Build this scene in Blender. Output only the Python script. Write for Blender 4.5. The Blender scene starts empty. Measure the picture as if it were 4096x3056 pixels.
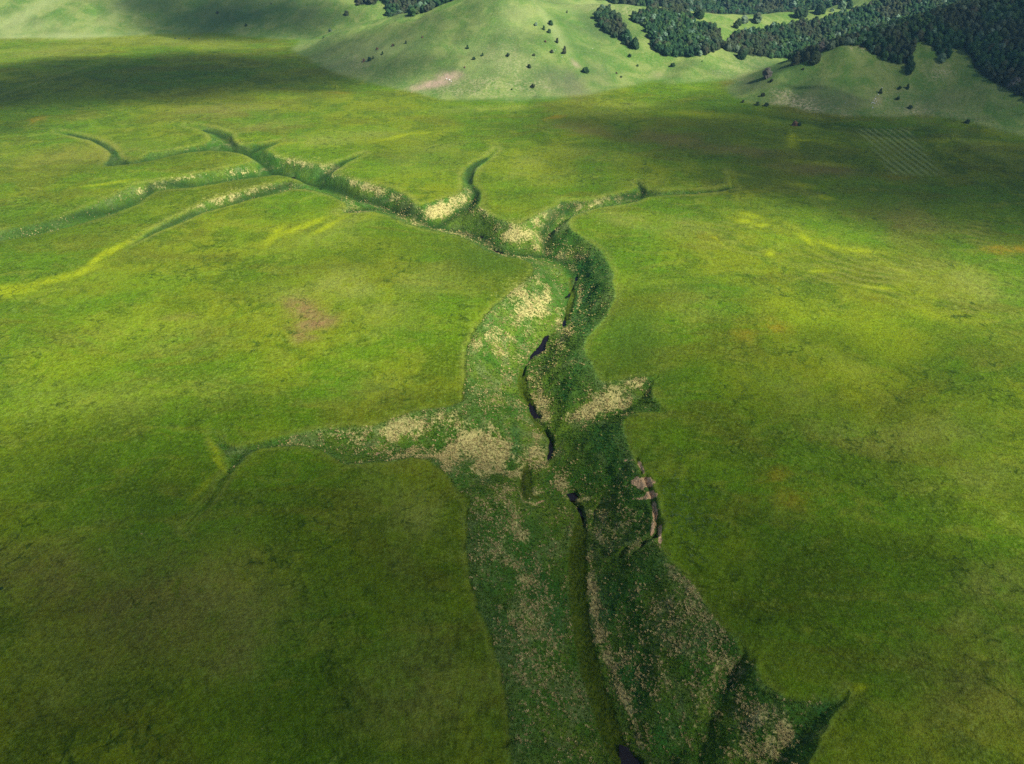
import bpy, bmesh, math, random
import numpy as np
from mathutils import Vector

# ------------------------------------------------------------------ camera, sky, sun, exposure
sc = bpy.context.scene
COL = sc.collection
CAM_H = 220.0
PITCH = math.radians(38.0)
FPX = 2669.0                       # focal length in photograph pixels (4096 wide)
cam_d = bpy.data.cameras.new('camera')
cam_d.sensor_width = 36.0
cam_d.lens = 36.0 * FPX / 4096.0
cam_d.clip_start = 1.0
cam_d.clip_end = 12000.0
cam = bpy.data.objects.new('camera', cam_d)
COL.objects.link(cam)
cam.location = (0, 0, CAM_H)
cam.rotation_euler = (math.pi / 2 - PITCH, 0, 0)
sc.camera = cam

SUN_DIR = Vector((0.62, -0.34, 0.71)).normalized()       # towards the sun
SUN_EL = math.asin(SUN_DIR.z)
world = bpy.data.worlds.new('World')
sc.world = world
world.use_nodes = True
wn = world.node_tree.nodes
wl = world.node_tree.links
wn.clear()
w_out = wn.new('ShaderNodeOutputWorld')
w_bg = wn.new('ShaderNodeBackground')
w_sky = wn.new('ShaderNodeTexSky')
w_sky.sky_type = 'NISHITA'
w_sky.sun_disc = False
w_sky.sun_elevation = SUN_EL
w_sky.sun_rotation = math.atan2(SUN_DIR.x, SUN_DIR.y)
w_sky.altitude = 1300
w_bg.inputs['Strength'].default_value = 0.06
wl.new(w_sky.outputs[0], w_bg.inputs[0])
wl.new(w_bg.outputs[0], w_out.inputs[0])
sun_d = bpy.data.lights.new('sun', 'SUN')
sun_d.energy = 5.0
sun_d.angle = math.radians(0.5)
sun_d.color = (1.0, 0.955, 0.87)
sun = bpy.data.objects.new('sun', sun_d)
COL.objects.link(sun)
sun.rotation_euler = (-SUN_DIR).to_track_quat('-Z', 'Y').to_euler()
sun.location = (300, -100, 900)
sc.view_settings.view_transform = 'Standard'
sc.view_settings.look = 'None'
sc.view_settings.exposure = 0.98
sc.view_settings.gamma = 1.0
sc.view_settings.use_curve_mapping = False
sc.cycles.max_bounces = 4
sc.cycles.diffuse_bounces = 2
sc.cycles.glossy_bounces = 2
sc.cycles.transparent_max_bounces = 8
sc.cycles.volume_bounces = 0
sc.cycles.use_denoising = False

HAZE = .00006

# ------------------------------------------------------------------ projection between the photograph and the land
CT, ST = math.cos(PITCH), math.sin(PITCH)
K = 4096.0 / 2214.0                # my tracings were read off a 2214 pixel wide view


def ground(u, v, z=0.0):
    """where the line of sight through photo pixel (u, v) meets height z"""
    b = (1528.0 - v) / FPX
    t = (z - CAM_H) / (-ST + b * CT)
    return (u - 2048.0) / FPX * t, t * (CT + b * ST)


def at_y(u, v, y):
    b = (1528.0 - v) / FPX
    t = y / (CT + b * ST)
    return ((u - 2048.0) / FPX * t, y, CAM_H + t * (-ST + b * CT))


def project(x, y, z):
    dz = z - CAM_H
    dep = y * CT - dz * ST
    up = y * ST + dz * CT
    dep = np.maximum(dep, 1.0)
    return 2048.0 + FPX * x / dep, 1528.0 - FPX * up / dep, dep


# ------------------------------------------------------------------ numpy noise
def _hash(ix, iy, seed):
    h = (ix.astype(np.int64) * 374761393 + iy.astype(np.int64) * 668265263 + seed * 974634777) & 0xFFFFFFFF
    h = ((h ^ (h >> 13)) * 1274126177) & 0xFFFFFFFF
    h = h ^ (h >> 16)
    return (h & 0xFFFFFF).astype(np.float32) / np.float32(0xFFFFFF)


def vnoise(x, y, seed=0):
    ix = np.floor(x); iy = np.floor(y)
    fx = (x - ix).astype(np.float32); fy = (y - iy).astype(np.float32)
    fx = fx * fx * (3 - 2 * fx); fy = fy * fy * (3 - 2 * fy)
    a = _hash(ix, iy, seed); b = _hash(ix + 1, iy, seed)
    c = _hash(ix, iy + 1, seed); d = _hash(ix + 1, iy + 1, seed)
    return (a + (b - a) * fx) * (1 - fy) + (c + (d - c) * fx) * fy


def fbm(x, y, octaves=4, seed=0, gain=0.5):
    s = 0.0; amp = 1.0; tot = 0.0
    for o in range(octaves):
        s = s + amp * vnoise(x * 2 ** o + 17.3 * o, y * 2 ** o - 9.1 * o, seed + o)
        tot += amp; amp *= gain
    return s / tot - 0.5


def sstep(a, b, x):
    t = np.clip((x - a) / (b - a), 0, 1)
    return t * t * (3 - 2 * t)


# ------------------------------------------------------------------ traced lines of the gorge
RIM = [(1112,1720),(1118,1652),(1105,1560),(1085,1460),(1060,1370),(1030,1290),(1012,1240),(1008,1180),(1003,1120),(1008,1085),
 (992,1062),(975,1030),(955,1008),(925,988),(880,985),(840,994),(800,999),(745,1006),(715,985),(690,972),(640,964),(600,963),
 (565,970),(535,985),(510,1008),(490,1035),(465,1075),(435,1110),(400,1152),(388,1146),(425,1100),(455,1062),(480,1020),(492,1000),(482,978),
 (452,940),(462,934),(492,956),(515,966),(555,955),(600,944),(640,935),(680,926),(720,922),(750,917),(800,919),(835,908),(870,895),(930,882),(985,874),(1003,866),
 (1008,830),(1010,800),(1007,770),(1010,742),(1030,700),(1068,660),(1110,625),(1140,603),(1152,585),(1150,567),(1125,556),(1080,551),
 (1050,540),(1022,522),(990,506),(960,500),(925,494),(880,482),(845,467),(812,458),(780,459),(735,462),(728,458),(752,450),(748,438),(715,424),(690,417),
 (660,411),(630,411),(600,419),(540,431),(500,444),(440,459),(385,484),(330,507),(292,528),(288,522),(330,494),(370,473),
 (400,460),(440,436),(480,424),(520,413),(560,403),(600,394),(625,391),(645,396),(660,399),(650,392),(625,382),(600,378),
 (560,382),(500,391),(420,404),(365,408),(338,412),(318,424),(300,440),(240,464),(190,480),(150,491),(90,507),(0,524),(-120,548),
 (-120,522),(0,499),(60,489),(130,469),(200,440),(240,424),(270,408),(295,396),(350,388),(420,375),(470,366),(510,358),(535,352),(548,345),
 (535,336),(515,330),(490,326),(450,325),(400,330),(360,338),(330,346),(270,355),(228,358),(222,352),(232,345),(238,330),(218,315),(195,303),(160,293),(118,284),
 (120,278),(165,288),(205,298),(232,310),(250,324),(262,342),(280,347),(305,342),(325,330),(360,325),(400,318),(440,312),(458,303),(452,290),(430,279),(400,272),(402,268),
 (440,272),(480,281),(502,290),(505,303),(518,314),(560,311),(582,308),(612,302),(612,306),(590,316),(575,323),(600,337),(650,347),(700,356),(735,347),(788,328),(790,332),(750,352),(718,374),(740,381),
 (770,388),(820,400),(850,408),(870,416),(885,428),(895,439),(910,441),(930,436),(955,427),(985,421),(998,410),(1000,390),(998,374),
 (1008,358),(1030,345),(1052,335),(1072,319),(1076,323),(1058,342),(1032,362),(1024,380),(1022,395),(1040,412),(1042,428),(1035,442),(1058,460),(1090,474),(1112,480),(1128,479),
 (1150,466),(1175,452),(1205,440),(1214,428),(1230,431),(1270,430),(1300,425),(1335,417),(1368,410),(1380,401),(1372,392),(1378,390),(1388,400),(1400,410),
 (1430,415),(1480,412),(1540,410),(1578,402),(1575,370),(1579,370),(1586,401),(1592,407),(1560,414),(1500,420),(1440,422),(1400,427),(1380,435),(1340,441),(1300,446),(1260,456),
 (1238,466),(1228,480),(1240,498),(1275,520),(1300,540),(1318,565),(1328,590),(1326,608),(1332,630),(1330,650),(1315,680),(1290,708),(1272,728),(1265,745),(1268,765),(1280,785),(1288,805),(1300,824),
 (1315,827),(1345,819),(1390,811),(1408,806),(1424,812),(1412,822),(1408,845),(1425,868),(1448,890),(1440,896),(1405,890),(1375,890),(1358,897),(1346,908),(1350,930),(1360,960),(1375,990),(1400,1030),(1418,1065),
 (1427,1100),(1428,1140),(1420,1165),(1430,1190),(1455,1216),(1480,1240),(1520,1300),(1560,1350),(1600,1385),(1620,1415),(1640,1455),(1660,1490),(1700,1518),(1755,1520),
 (1790,1505),(1825,1478),(1830,1486),(1800,1535),(1765,1590),(1745,1652),(1735,1720)]
CH = {
 'main': [(1350,1740,19),(1345,1640,19),(1310,1560,18),(1275,1460,18),(1257,1370,18),(1247,1290,18),(1243,1210,18),(1250,1140,18),(1256,1105,18),
          (1238,1070,18),(1215,1035,17),(1188,990,17),(1192,960,17),(1180,925,17),(1155,890,17),(1132,850,17),(1128,810,17),(1148,778,17),(1175,738,17),
          (1218,695,16.5),(1235,640,16.5),(1245,600,16),(1232,578,16),(1190,556,16),(1130,549,16),(1078,546,15.5),(1042,514,15),(985,498,14.5),
          (920,487,14),(870,470,13.5),(815,443,13),(745,419,12),(690,400,11),(630,381,10),(585,365,9),(555,345,8),(515,318,6),(495,300,4.5),(470,285,3),(430,275,1),(404,270,.3)],
 'far_left': [(600,369,9.3),(560,379,8.5),(500,387,8),(430,399,8),(370,405,8.5),(338,411,9),(305,436,9.5),(240,461,9.5),(150,488,9.5),(70,510,9.5),(0,521,9.5),(-120,544,9.5)],
 'second_left': [(705,404,10.5),(665,403,8.5),(620,408,7.5),(560,421,6.5),(480,444,5.5),(400,470,4.2),(345,496,2.2),(292,525,.4)],
 'upper_left': [(552,342,7.5),(510,325,6),(460,322,5.5),(400,328,5),(335,344,5),(275,353,5),(236,353,4),(240,330,3),(205,302,2.2),(150,289,1.3),(119,281,.3)],
 'side_a': [(545,332,6.5),(575,318,3.5),(610,304,.3)],
 'side_b': [(690,393,10.5),(715,375,6.5),(742,352,3),(788,330,.3)],
 'upper_mid': [(950,491,14),(985,468,12),(1012,450,10),(1033,432,8),(1030,412,6.5),(1012,390,5),(1012,370,4),(1030,352,2.5),(1055,337,1.2),(1074,321,.2)],
 'upper_right': [(1185,553,15.5),(1172,510,14),(1198,478,12),(1230,457,10),(1290,441,8.5),(1350,430,7.5),(1400,423,6.5),(1470,415,4.5),(1540,412,2.8),(1580,404,1.2),(1577,371,.2)],
 'nick_a': [(1215,466,10.5),(1214,430,.3)],
 'nick_b': [(1392,424,6),(1375,391,.2)],
 'right_gully': [(1190,952,16.5),(1230,932,14.5),(1290,912,11.5),(1340,892,8.5),(1375,874,5.5),(1396,848,3),(1420,812,.3)],
 'right_gully_b': [(1375,874,5.2),(1405,880,3),(1446,893,.2)],
 'left_gully': [(1190,992,17),(1130,1018,16),(1085,1010,14.5),(1040,1000,13),(985,985,11),(920,964,9.5),(880,971,9),(810,979,8.5),(750,968,7.5),(680,957,6.5),(600,955,4.5),(535,973,3.2),(500,968,2.2),(457,937,.2)],
 'left_gully_b': [(530,975,3.2),(500,1005,2),(480,1030,1.3),(430,1095,.6),(392,1149,.1)],
 'left_nick': [(1075,1018,14),(1040,1035,10),(1005,1058,3),(990,1064,.4)],
 'notch': [(880,474,12.5),(840,458,8),(790,455,4),(732,460,.3)],
 'low_right': [(1500,1790,18),(1600,1730,15),(1690,1662,9.5),(1740,1592,6),(1785,1530,3),(1828,1481,.3)],
 'low_right_b': [(1420,1700,18.4),(1490,1620,15),(1540,1560,11.5),(1580,1470,7),(1618,1418,.8)],
}
rim = np.array([ground(u * K, v * K, 0.0) for u, v in RIM], np.float32)
segs = []
for nm, pts in CH.items():
    if nm in ('far_left', 'second_left', 'upper_left'):      # the stream runs hidden under the near bank here
        pts = [(u, v + 10.0 * min(1, d / 5), d * 1.35) for u, v, d in pts]
    if nm in ('main', 'upper_right'):
        pts = [(u, v + (6.0 if v < 556 else 0), d * (1.12 if v < 556 else 1)) for u, v, d in pts]
    w = np.array([(*ground(u * K, v * K, -d), d) for u, v, d in pts], np.float32)
    for i in range(len(w) - 1):
        segs.append((*w[i], *w[i + 1]))
segs = np.array(segs, np.float32)


def seg_dist(px, py, ax, ay, bx, by):
    dx, dy = bx - ax, by - ay
    L = dx * dx + dy * dy + 1e-9
    t = np.clip(((px - ax) * dx + (py - ay) * dy) / L, 0, 1)
    ex, ey = px - ax - t * dx, py - ay - t * dy
    return ex * ex + ey * ey, t


def inside_poly(px, py, poly):
    ins = np.zeros(px.shape, bool)
    n = len(poly)
    for i in range(n):
        x1, y1 = poly[i]; x2, y2 = poly[(i + 1) % n]
        if y1 == y2:
            continue
        c = (y1 > py) != (y2 > py)
        ins ^= c & (px < (x2 - x1) * (py - y1) / (y2 - y1) + x1)
    return ins


def poly_dist(px, py, pts, closed=False, n=None):
    best = np.full(px.shape, 1e9, np.float32)
    m = len(pts)
    for i in range(m if closed else m - 1):
        a = pts[i]; b = pts[(i + 1) % m]
        d, _ = seg_dist(px, py, a[0], a[1], b[0], b[1])
        np.minimum(best, d, out=best)
    return np.sqrt(best)


# ------------------------------------------------------------------ hills: crest lines (x, y, height), slope
def PY(u, v, y):
    return at_y(u, v, y)


def PG(u, v, z=0.0):
    x, y = ground(u, v, z)
    return (x, y, z)


RIDGES = [
 # central grassy hill
 ([(-26, 1062, 79), (-10, 1056, 79)], .385, 26),
 ([(-10, 1056, 77), PY(2190, 95, 985), PY(2262, 200, 935), (94, 878, 1)], .56, 7),
 ([(-26, 1062, 79), PY(1700, 35, 1085), PY(1500, 75, 1110), (-290, 1135, 0)], .33, 14),
 # meadow hill right of it
 ([PY(2130, 12, 1150), PY(2250, 14, 1110), PY(2450, 16, 1085), PY(2600, 27, 1085), PY(2800, 46, 1110), PY(3000, 54, 1140), PY(3200, 48, 1175), PY(3400, 22, 1200), (900, 1330, 120)], .33, 14),
 ([PY(2850, 90, 1060), PY(2790, 240, 945), PY(2700, 335, 885)], .36, 10),
 # right hill below the wood
 ([(268, 826, 0), PY(3120, 292, 842), PY(3385, 172, 866), (490, 900, 66), (640, 940, 98), (850, 1010, 150), (1200, 1150, 170)], .47, 6),
 ([(660, 905, 92), (610, 800, 56), (585, 720, 20)], .42, 12),
 ([(640, 900, 95), (760, 800, 100), (1000, 720, 125), (1300, 500, 140)], .46, 16),
 # upper left hills
 ([(-1900, 1380, 150), (-1200, 1420, 120), (-800, 1400, 84), (-560, 1395, 70), (-400, 1370, 56), (-300, 1350, 58)], .36, 18),
 ([(-820, 1420, 90), (-700, 1290, 42), (-640, 1230, 12)], .33, 16),
 ([(-470, 1380, 66), (-400, 1290, 34), (-345, 1215, 8)], .33, 14),
 # wooded slope behind the central hill
 ([(-330, 1330, 60), (-200, 1310, 66), (-40, 1330, 74), (160, 1420, 70)], .36, 16),
 # distant wooded ridge
 ([(-2600, 2300, 200), (-1200, 2150, 180), (-300, 2000, 150), (500, 1950, 165), (1400, 1900, 190), (2600, 1700, 200)], .30, 40),
]


def hills(x, y):
    s = 3.0
    acc = np.ones_like(x, dtype=np.float64)
    mask0 = np.zeros_like(x)
    for line, k, r in RIDGES:
        best = np.full(x.shape, -1e9)
        for i in range(len(line) - 1):
            a, b = line[i], line[i + 1]
            d2, t = seg_dist(x, y, a[0], a[1], b[0], b[1])
            z = a[2] + (b[2] - a[2]) * t
            best = np.maximum(best, z - k * (np.sqrt(d2 + r * r) - r))
        acc += np.exp(np.clip(best / s, -60, 80))
    return s * np.log(acc)


# ------------------------------------------------------------------ land grid (finer where the land is nearer)
ys = [-140.0]
while ys[-1] < 62: ys.append(ys[-1] + 8.0)
y = ys[-1]
while y < 4200:
    dy = max(0.42, (y * y + CAM_H ** 2) / (667.0 * CAM_H) * 1.12)
    dy = min(dy, 3.1) if y < 1420 else min(3.1 + (y - 1420) * 0.05, 30)
    y += dy
    ys.append(y)
ys = np.array(ys)
dep = np.maximum(ys * CT + CAM_H * ST, CAM_H * ST + 40 * CT)
cs = []
s_ = -0.84
while s_ < 0.84:
    cs.append(s_)
    fine = 0.00150 if -0.72 < s_ < 0.72 else 0.004
    if -0.42 < s_ < -0.04: fine = 0.00165
    s_ += fine
# widen the outer edge so that the land also runs far to both sides
side = [0.9, 1.0, 1.15, 1.4, 1.8, 2.4]
cs = np.array([-q for q in reversed(side)] + cs + side)
GX = cs[None, :] * dep[:, None]
GY = np.repeat(ys[:, None], len(cs), 1)
NR, NC = GX.shape
X = GX.ravel().astype(np.float64); Y = GY.ravel().astype(np.float64)

# gorge field
inside_box = (Y < 860) & (Y > 40) & (np.abs(X) < 560)
idx = np.nonzero(inside_box)[0]
ix_, iy_ = X[idx].astype(np.float32), Y[idx].astype(np.float32)
# wobble the traced outline a little so it is not made of straight pieces
wx = fbm(ix_ / 22, iy_ / 22, 3, 5) * 5.0 + fbm(ix_ / 5, iy_ / 5, 2, 25) * 1.6
wy = fbm(ix_ / 22, iy_ / 22, 3, 9) * 5.0 + fbm(ix_ / 5, iy_ / 5, 2, 29) * 1.6
far = np.clip(iy_ / 900, 0, 1) * 0.7
qx, qy = ix_ + wx * (1 - far), iy_ + wy * (1 - far)
ins = inside_poly(qx, qy, rim)
rd = np.empty(qx.shape, np.float32)
chd = np.empty(qx.shape, np.float32); chD = np.empty(qx.shape, np.float32)
d_r = poly_dist(qx, qy, rim, True)
near = ins
d_r_s = np.where(ins, d_r, -d_r)
best = np.full(qx.shape, 1e9, np.float32); num = np.zeros(qx.shape, np.float32); den = np.zeros(qx.shape, np.float32)
ii = np.nonzero(ins)[0]
bx, by = qx[ii], qy[ii]
b_ = best[ii]; n_ = num[ii]; e_ = den[ii]
for sgm in segs:
    d2, t = seg_dist(bx, by, sgm[0], sgm[1], sgm[3], sgm[4])
    b_ = np.minimum(b_, d2)
    w = 1.0 / (d2 + 4.0) ** 2.5
    n_ += w * (sgm[2] + (sgm[5] - sgm[2]) * t); e_ += w
b_ = np.sqrt(b_); Dd = n_ / e_
fl = 2.2 * np.clip(Dd / 12, 0.1, 1.0)
cd = np.maximum(b_ - fl, 0)
rr = d_r[ii]
t = rr / (rr + cd + 1e-3)
g = 0.45 * t + 0.55 * t * t * (3 - 2 * t)
spur = (fbm(bx / 17, by / 17, 3, 41) * 5.0 - np.abs(fbm(bx / 9, by / 9, 3, 43)) * 3.0) * np.sin(np.pi * np.clip(t, 0, 1)) * np.clip(Dd / 12, 0, 1)
bed = -0.5 * np.exp(-(b_ / np.maximum(fl * .8, .5)) ** 2) * np.clip(Dd / 8, 0, 1)
dpt = Dd * g; lim = 1.05 * rr + .15
zg = -(dpt * lim) / (dpt ** 4 + lim ** 4 + 1e-6) ** .25 + spur * np.clip(rr / 6, 0, 1) + bed * np.clip(rr / 5, 0, 1)
GZ = np.zeros_like(X)
tmp = np.zeros(qx.shape, np.float32)
tmp[ii] = zg
# rounded shoulders of the plain along the rim
tmp += np.where(ins, -0.6 * np.exp(-d_r / 4), -0.6 * np.exp(-d_r / 4)) * np.clip(1.2 - d_r / 90, 0, 1)
GZ[idx] = tmp
gorge = np.zeros_like(X); gt = np.zeros_like(X); gdep = np.zeros_like(X); rimd = np.full_like(X, 200.0); chdist = np.full_like(X, 200.0)
gm = np.zeros(qx.shape, np.float32); gm = sstep(-1.2, 1.6, d_r_s); gm[ii] *= sstep(.25, 1.8, Dd * np.clip(rr / 2.2, 0, 1) * .5 + Dd * .5); gorge[idx] = gm
tt = np.zeros(qx.shape, np.float32); tt[ii] = t; gt[idx] = tt
rimd[idx] = d_r_s
cc = np.full(qx.shape, 200.0, np.float32); cc[ii] = b_; chdist[idx] = cc
tt2 = np.zeros(qx.shape, np.float32); tt2[ii] = Dd; gdep[idx] = tt2

HZ = hills(X, Y)
HZ = np.maximum(HZ - 0.05, 0)
hillm = sstep(.8, 2.6, HZ + fbm(X / 30, Y / 30, 3, 77) * 1.6)
HN = HZ + np.clip(HZ / 18, 0, 1) * (fbm(X / 80, Y / 80, 4, 3) * 9.0 - np.abs(fbm(X / 48, Y / 48, 3, 33)) * 5.0 + fbm(X / 22, Y / 22, 3, 13) * 1.4)
plain = (fbm(X / 170, Y / 170, 3, 21) * 5.0 + fbm(X / 34, Y / 34, 3, 22) * 0.9) * np.clip((Y + 200) / 700, 0.35, 1) * (1 - 0.6 * gorge)
Z = GZ + HN + plain

# hummocky slumped ground on the lower right bank
U0, V0, _d0 = project(X, Y, Z)
Z += (1 - gorge) * (fbm(X / 7, Y / 7, 3, 121) * .75 + fbm(X / 2.2, Y / 2.2, 2, 122) * .28) * np.clip(1.3 - Y / 700, .2, 1)
slump = np.exp(-(((U0 - 2500) / 170) ** 2 + ((V0 - 2050) / 210) ** 2) ** 1.5) * (gorge > .5)
Z += slump * (np.abs(fbm(X / 7 + Y / 14, Y / 6, 3, 111)) * -4.0 + fbm(X / 2.2, Y / 2.2, 2, 112) * .8)
Z += gorge * (1 - slump) * (fbm(X / 3.5, Y / 3.5, 2, 113) * .7)
# ------------------------------------------------------------------ small grooves and steps
def groove(pts, depth, width, lift=0.0, scale=K, z0=None):
    """pts in the 2214 wide view; grooves follow the land at the line"""
    global Z
    w = []
    for u, v in pts:
        w.append(pick(u * scale, v * scale)[:2])
    x0 = min(p[0] for p in w) - width * 4; x1 = max(p[0] for p in w) + width * 4
    y0 = min(p[1] for p in w) - width * 4; y1 = max(p[1] for p in w) + width * 4
    sel = np.nonzero((X > x0) & (X < x1) & (Y > y0) & (Y < y1))[0]
    if len(sel) == 0: return w
    px = X[sel] + fbm(X[sel] / 4, Y[sel] / 4, 2, 91) * width * 1.6
    py = Y[sel] + fbm(X[sel] / 4, Y[sel] / 4, 2, 92) * width * 1.6
    d = poly_dist(px, py, w)
    Z[sel] -= depth * np.exp(-(d / width) ** 2) - lift * np.exp(-((d - 2.0 * width) / width) ** 2)
    return w


def height(x, y):
    """bilinear look-up in the land grid"""
    x = np.asarray(x, float); y = np.asarray(y, float)
    ry = np.interp(y, ys, np.arange(NR)); r0 = np.clip(ry.astype(int), 0, NR - 2); fr = ry - r0
    Zg = Z.reshape(NR, NC)
    out = 0
    for k, wgt in ((0, 1 - fr), (1, fr)):
        rr_ = r0 + k
        c = np.interp(x / dep[rr_], cs, np.arange(NC)); c0 = np.clip(c.astype(int), 0, NC - 2); fc = c - c0
        out = out + wgt * (Zg[rr_, c0] * (1 - fc) + Zg[rr_, c0 + 1] * fc)
    return out


TS = np.concatenate([np.arange(150, 1300, 1.5), np.arange(1300, 5200, 12.0)])


def pick(u, v):
    """first point of the land on the line of sight through (u, v)"""
    b = (1528.0 - v) / FPX
    xs_ = (u - 2048.0) / FPX * TS; ys_ = (CT + b * ST) * TS; zs_ = CAM_H + (-ST + b * CT) * TS
    hit = np.nonzero(zs_ < height(xs_, ys_))[0]
    if len(hit) == 0:
        return (float(xs_[-1]), float(ys_[-1]), float(zs_[-1]))
    i = hit[0]
    lo, hi = TS[max(i - 1, 0)], TS[i]
    for _ in range(8):
        m = (lo + hi) / 2
        if CAM_H + (-ST + b * CT) * m < height((u - 2048.0) / FPX * m, (CT + b * ST) * m): hi = m
        else: lo = m
    m = (lo + hi) / 2
    x_, y_ = (u - 2048.0) / FPX * m, (CT + b * ST) * m
    return (x_, y_, float(height(x_, y_)))


# scarp of the slump on the right bank, rills, ditches (2214-wide view)
scarW = groove([(1378,990),(1384,1012),(1386,1026)], 1.4, .9)
scar2 = groove([(1395,1030),(1402,1048),(1411,1065),(1414,1085),(1418,1110),(1424,1130),(1424,1145),(1415,1158)], 2.3, 1.15, .5)
scar3 = groove([(1415,1158),(1395,1168),(1370,1176),(1355,1180),(1345,1200)], 1.9, 1.1, .4)
groove([(1402,1160),(1385,1180),(1370,1195)], 1.3, .8)
groove([(1352,1050),(1362,1038),(1368,1036)], 1.1, .8)
groove([(1300,1190),(1325,1210)], 1.0, .9)
groove([(1303,1075),(1288,1105),(1283,1130)], .9, .7)
groove([(1240,1075),(1250,1095),(1258,1110),(1263,1135)], 1.6, .8)
groove([(1020,735),(1050,765),(1085,790),(1115,802)], 1.6, 2.6)
groove([(1018,1262),(1050,1275),(1085,1310),(1110,1345)], 1.3, 1.6)
groove([(1095,1600),(1180,1600),(1240,1592)], 1.2, 2.2)
groove([(1128,1010),(1126,1040),(1130,1075),(1150,1095),(1170,1090)], 1.1, 1.0)
moss = np.zeros_like(X)


def strip(pts, depth):
    w = [pick(u * K, v * K)[:2] + (hw,) for u, v, hw in pts]
    sel = np.nonzero((X > min(p[0] for p in w) - 9) & (X < max(p[0] for p in w) + 9) & (Y > min(p[1] for p in w) - 9) & (Y < max(p[1] for p in w) + 9))[0]
    px = X[sel] + fbm(X[sel] / 3, Y[sel] / 3, 2, 93) * 1.1; py = Y[sel] + fbm(X[sel] / 3, Y[sel] / 3, 2, 94) * 1.1
    bst = np.full(px.shape, -99.0)
    for a, b in zip(w[:-1], w[1:]):
        d2, t_ = seg_dist(px, py, a[0], a[1], b[0], b[1])
        bst = np.maximum(bst, a[2] + (b[2] - a[2]) * t_ - np.sqrt(d2))
    Z[sel] -= depth * sstep(-.5, .7, bst) - .22 * np.exp(-((bst + 1.1) / .8) ** 2)
    moss[sel] = np.maximum(moss[sel], sstep(-.3, .5, bst))


strip([(1256,1118,1.2),(1252,1150,3.4),(1248,1210,4.0),(1249,1290,3.8),(1258,1370,3.7),(1278,1460,3.6),(1310,1560,3.7),(1350,1650,3.9),(1365,1720,3.9)], .32)
strip([(1140,1010,1.6),(1136,1040,3.0),(1140,1070,3.2),(1160,1075,1.5)], .5)
strip([(1130,800,1.5),(1128,830,3),(1134,855,2.6),(1150,880,2)], .5)
strip([(1232,600,1.0),(1237,640,2.2),(1225,690,2.0)], .5)
strip([(1150,900,1.5),(1172,930,2),(1190,945,1)], .4)
groove([(1180,925),(1190,945),(1186,990),(1170,996),(1155,994)], 1.3, .9)
groove([(1295,1110),(1330,1090),(1365,1066)], -.7, 1.6)
groove([(1265,1100),(1305,1120),(1345,1110),(1375,1105)], -.6, 1.8)
groove([(1520,1690),(1535,1560),(1560,1480),(1600,1430)], 1.4, 3.0, .9)
groove([(1590,403),(1640,412),(1700,405)], .6, 2.0)
groove([(1700,215),(1820,270),(2000,285),(2214,300)], 1.0, 5)
groove([(1880,275),(2060,300),(2214,390)], -1.6, 9)
groove([(2060,395),(2150,392),(2214,405)], 1.2, 4)
groove([(600,180),(660,187),(740,184),(820,200)], -.9, 5)

for thread_ in ([(1153,902),(1168,915),(1180,930),(1190,950)], [(1186,990),(1176,996),(1155,995)], [(1236,1082),(1248,1095),(1258,1112),(1266,1134)], [(1142,780),(1132,800),(1130,812)],
                [(1245,602),(1236,625),(1226,645),(1222,665),(1221,690)], [(1216,706),(1200,718),(1186,724)], [(1150,1097),(1160,1084),(1172,1080),(1180,1082)], [(1130,848),(1140,862),(1146,876)]):
    groove(thread_, 1.5, .62)
# ------------------------------------------------------------------ water pools
POOLS = [
 ('long dark pool filling the stream bend in mid gorge', [(1185,720),(1186,732),(1179,740),(1180,752),(1172,762),(1158,768),(1142,780),(1150,764),(1160,752),(1170,742),(1172,730),(1178,722)]),
 ('narrow dark pool above the side gully mouths', [(1144,878),(1153,876),(1160,888),(1172,902),(1168,906),(1152,899),(1146,890)]),
 ('upright slit of dark water between the two side gullies', [(1190,948),(1198,952),(1197,972),(1192,990),(1183,992),(1186,970)]),
 ('round black hole of water at the head of the long channel', [(1222,1064),(1236,1060),(1250,1066),(1252,1076),(1240,1084),(1230,1080)]),
 ('black pool cut off by the bottom edge of the photo', [(1340,1616),(1362,1622),(1388,1640),(1398,1664),(1372,1690),(1346,1670)]),
 ('dark pool tucked under the near bank at the sharp bend', [(1064,538),(1076,539),(1089,544),(1086,547),(1072,545)]),
 ('small dark pool among pale tussocks upstream of the bend', [(1036,506),(1048,508),(1052,513),(1041,513)]),
 ('small upright pool beside the dark green east bank', [(1216,692),(1224,689),(1225,700),(1217,708)]),
 ('tiny pool high in the narrow stretch below the bend', [(1226,632),(1233,629),(1230,640),(1221,643)]),
 ('little dark pool north of the two small ones in the narrow stretch', [(1245,596),(1249,594),(1248,604),(1243,607)]),
 ('tiny bluish pool where the left gorges join', [(630,381),(637,380),(638,384),(631,385)]),
 ('chain of small dark water holes below the round pool', [(1249,1094),(1254,1090),(1262,1106),(1268,1118),(1263,1120),(1256,1110)]),
]
pool_geo = []
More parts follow.
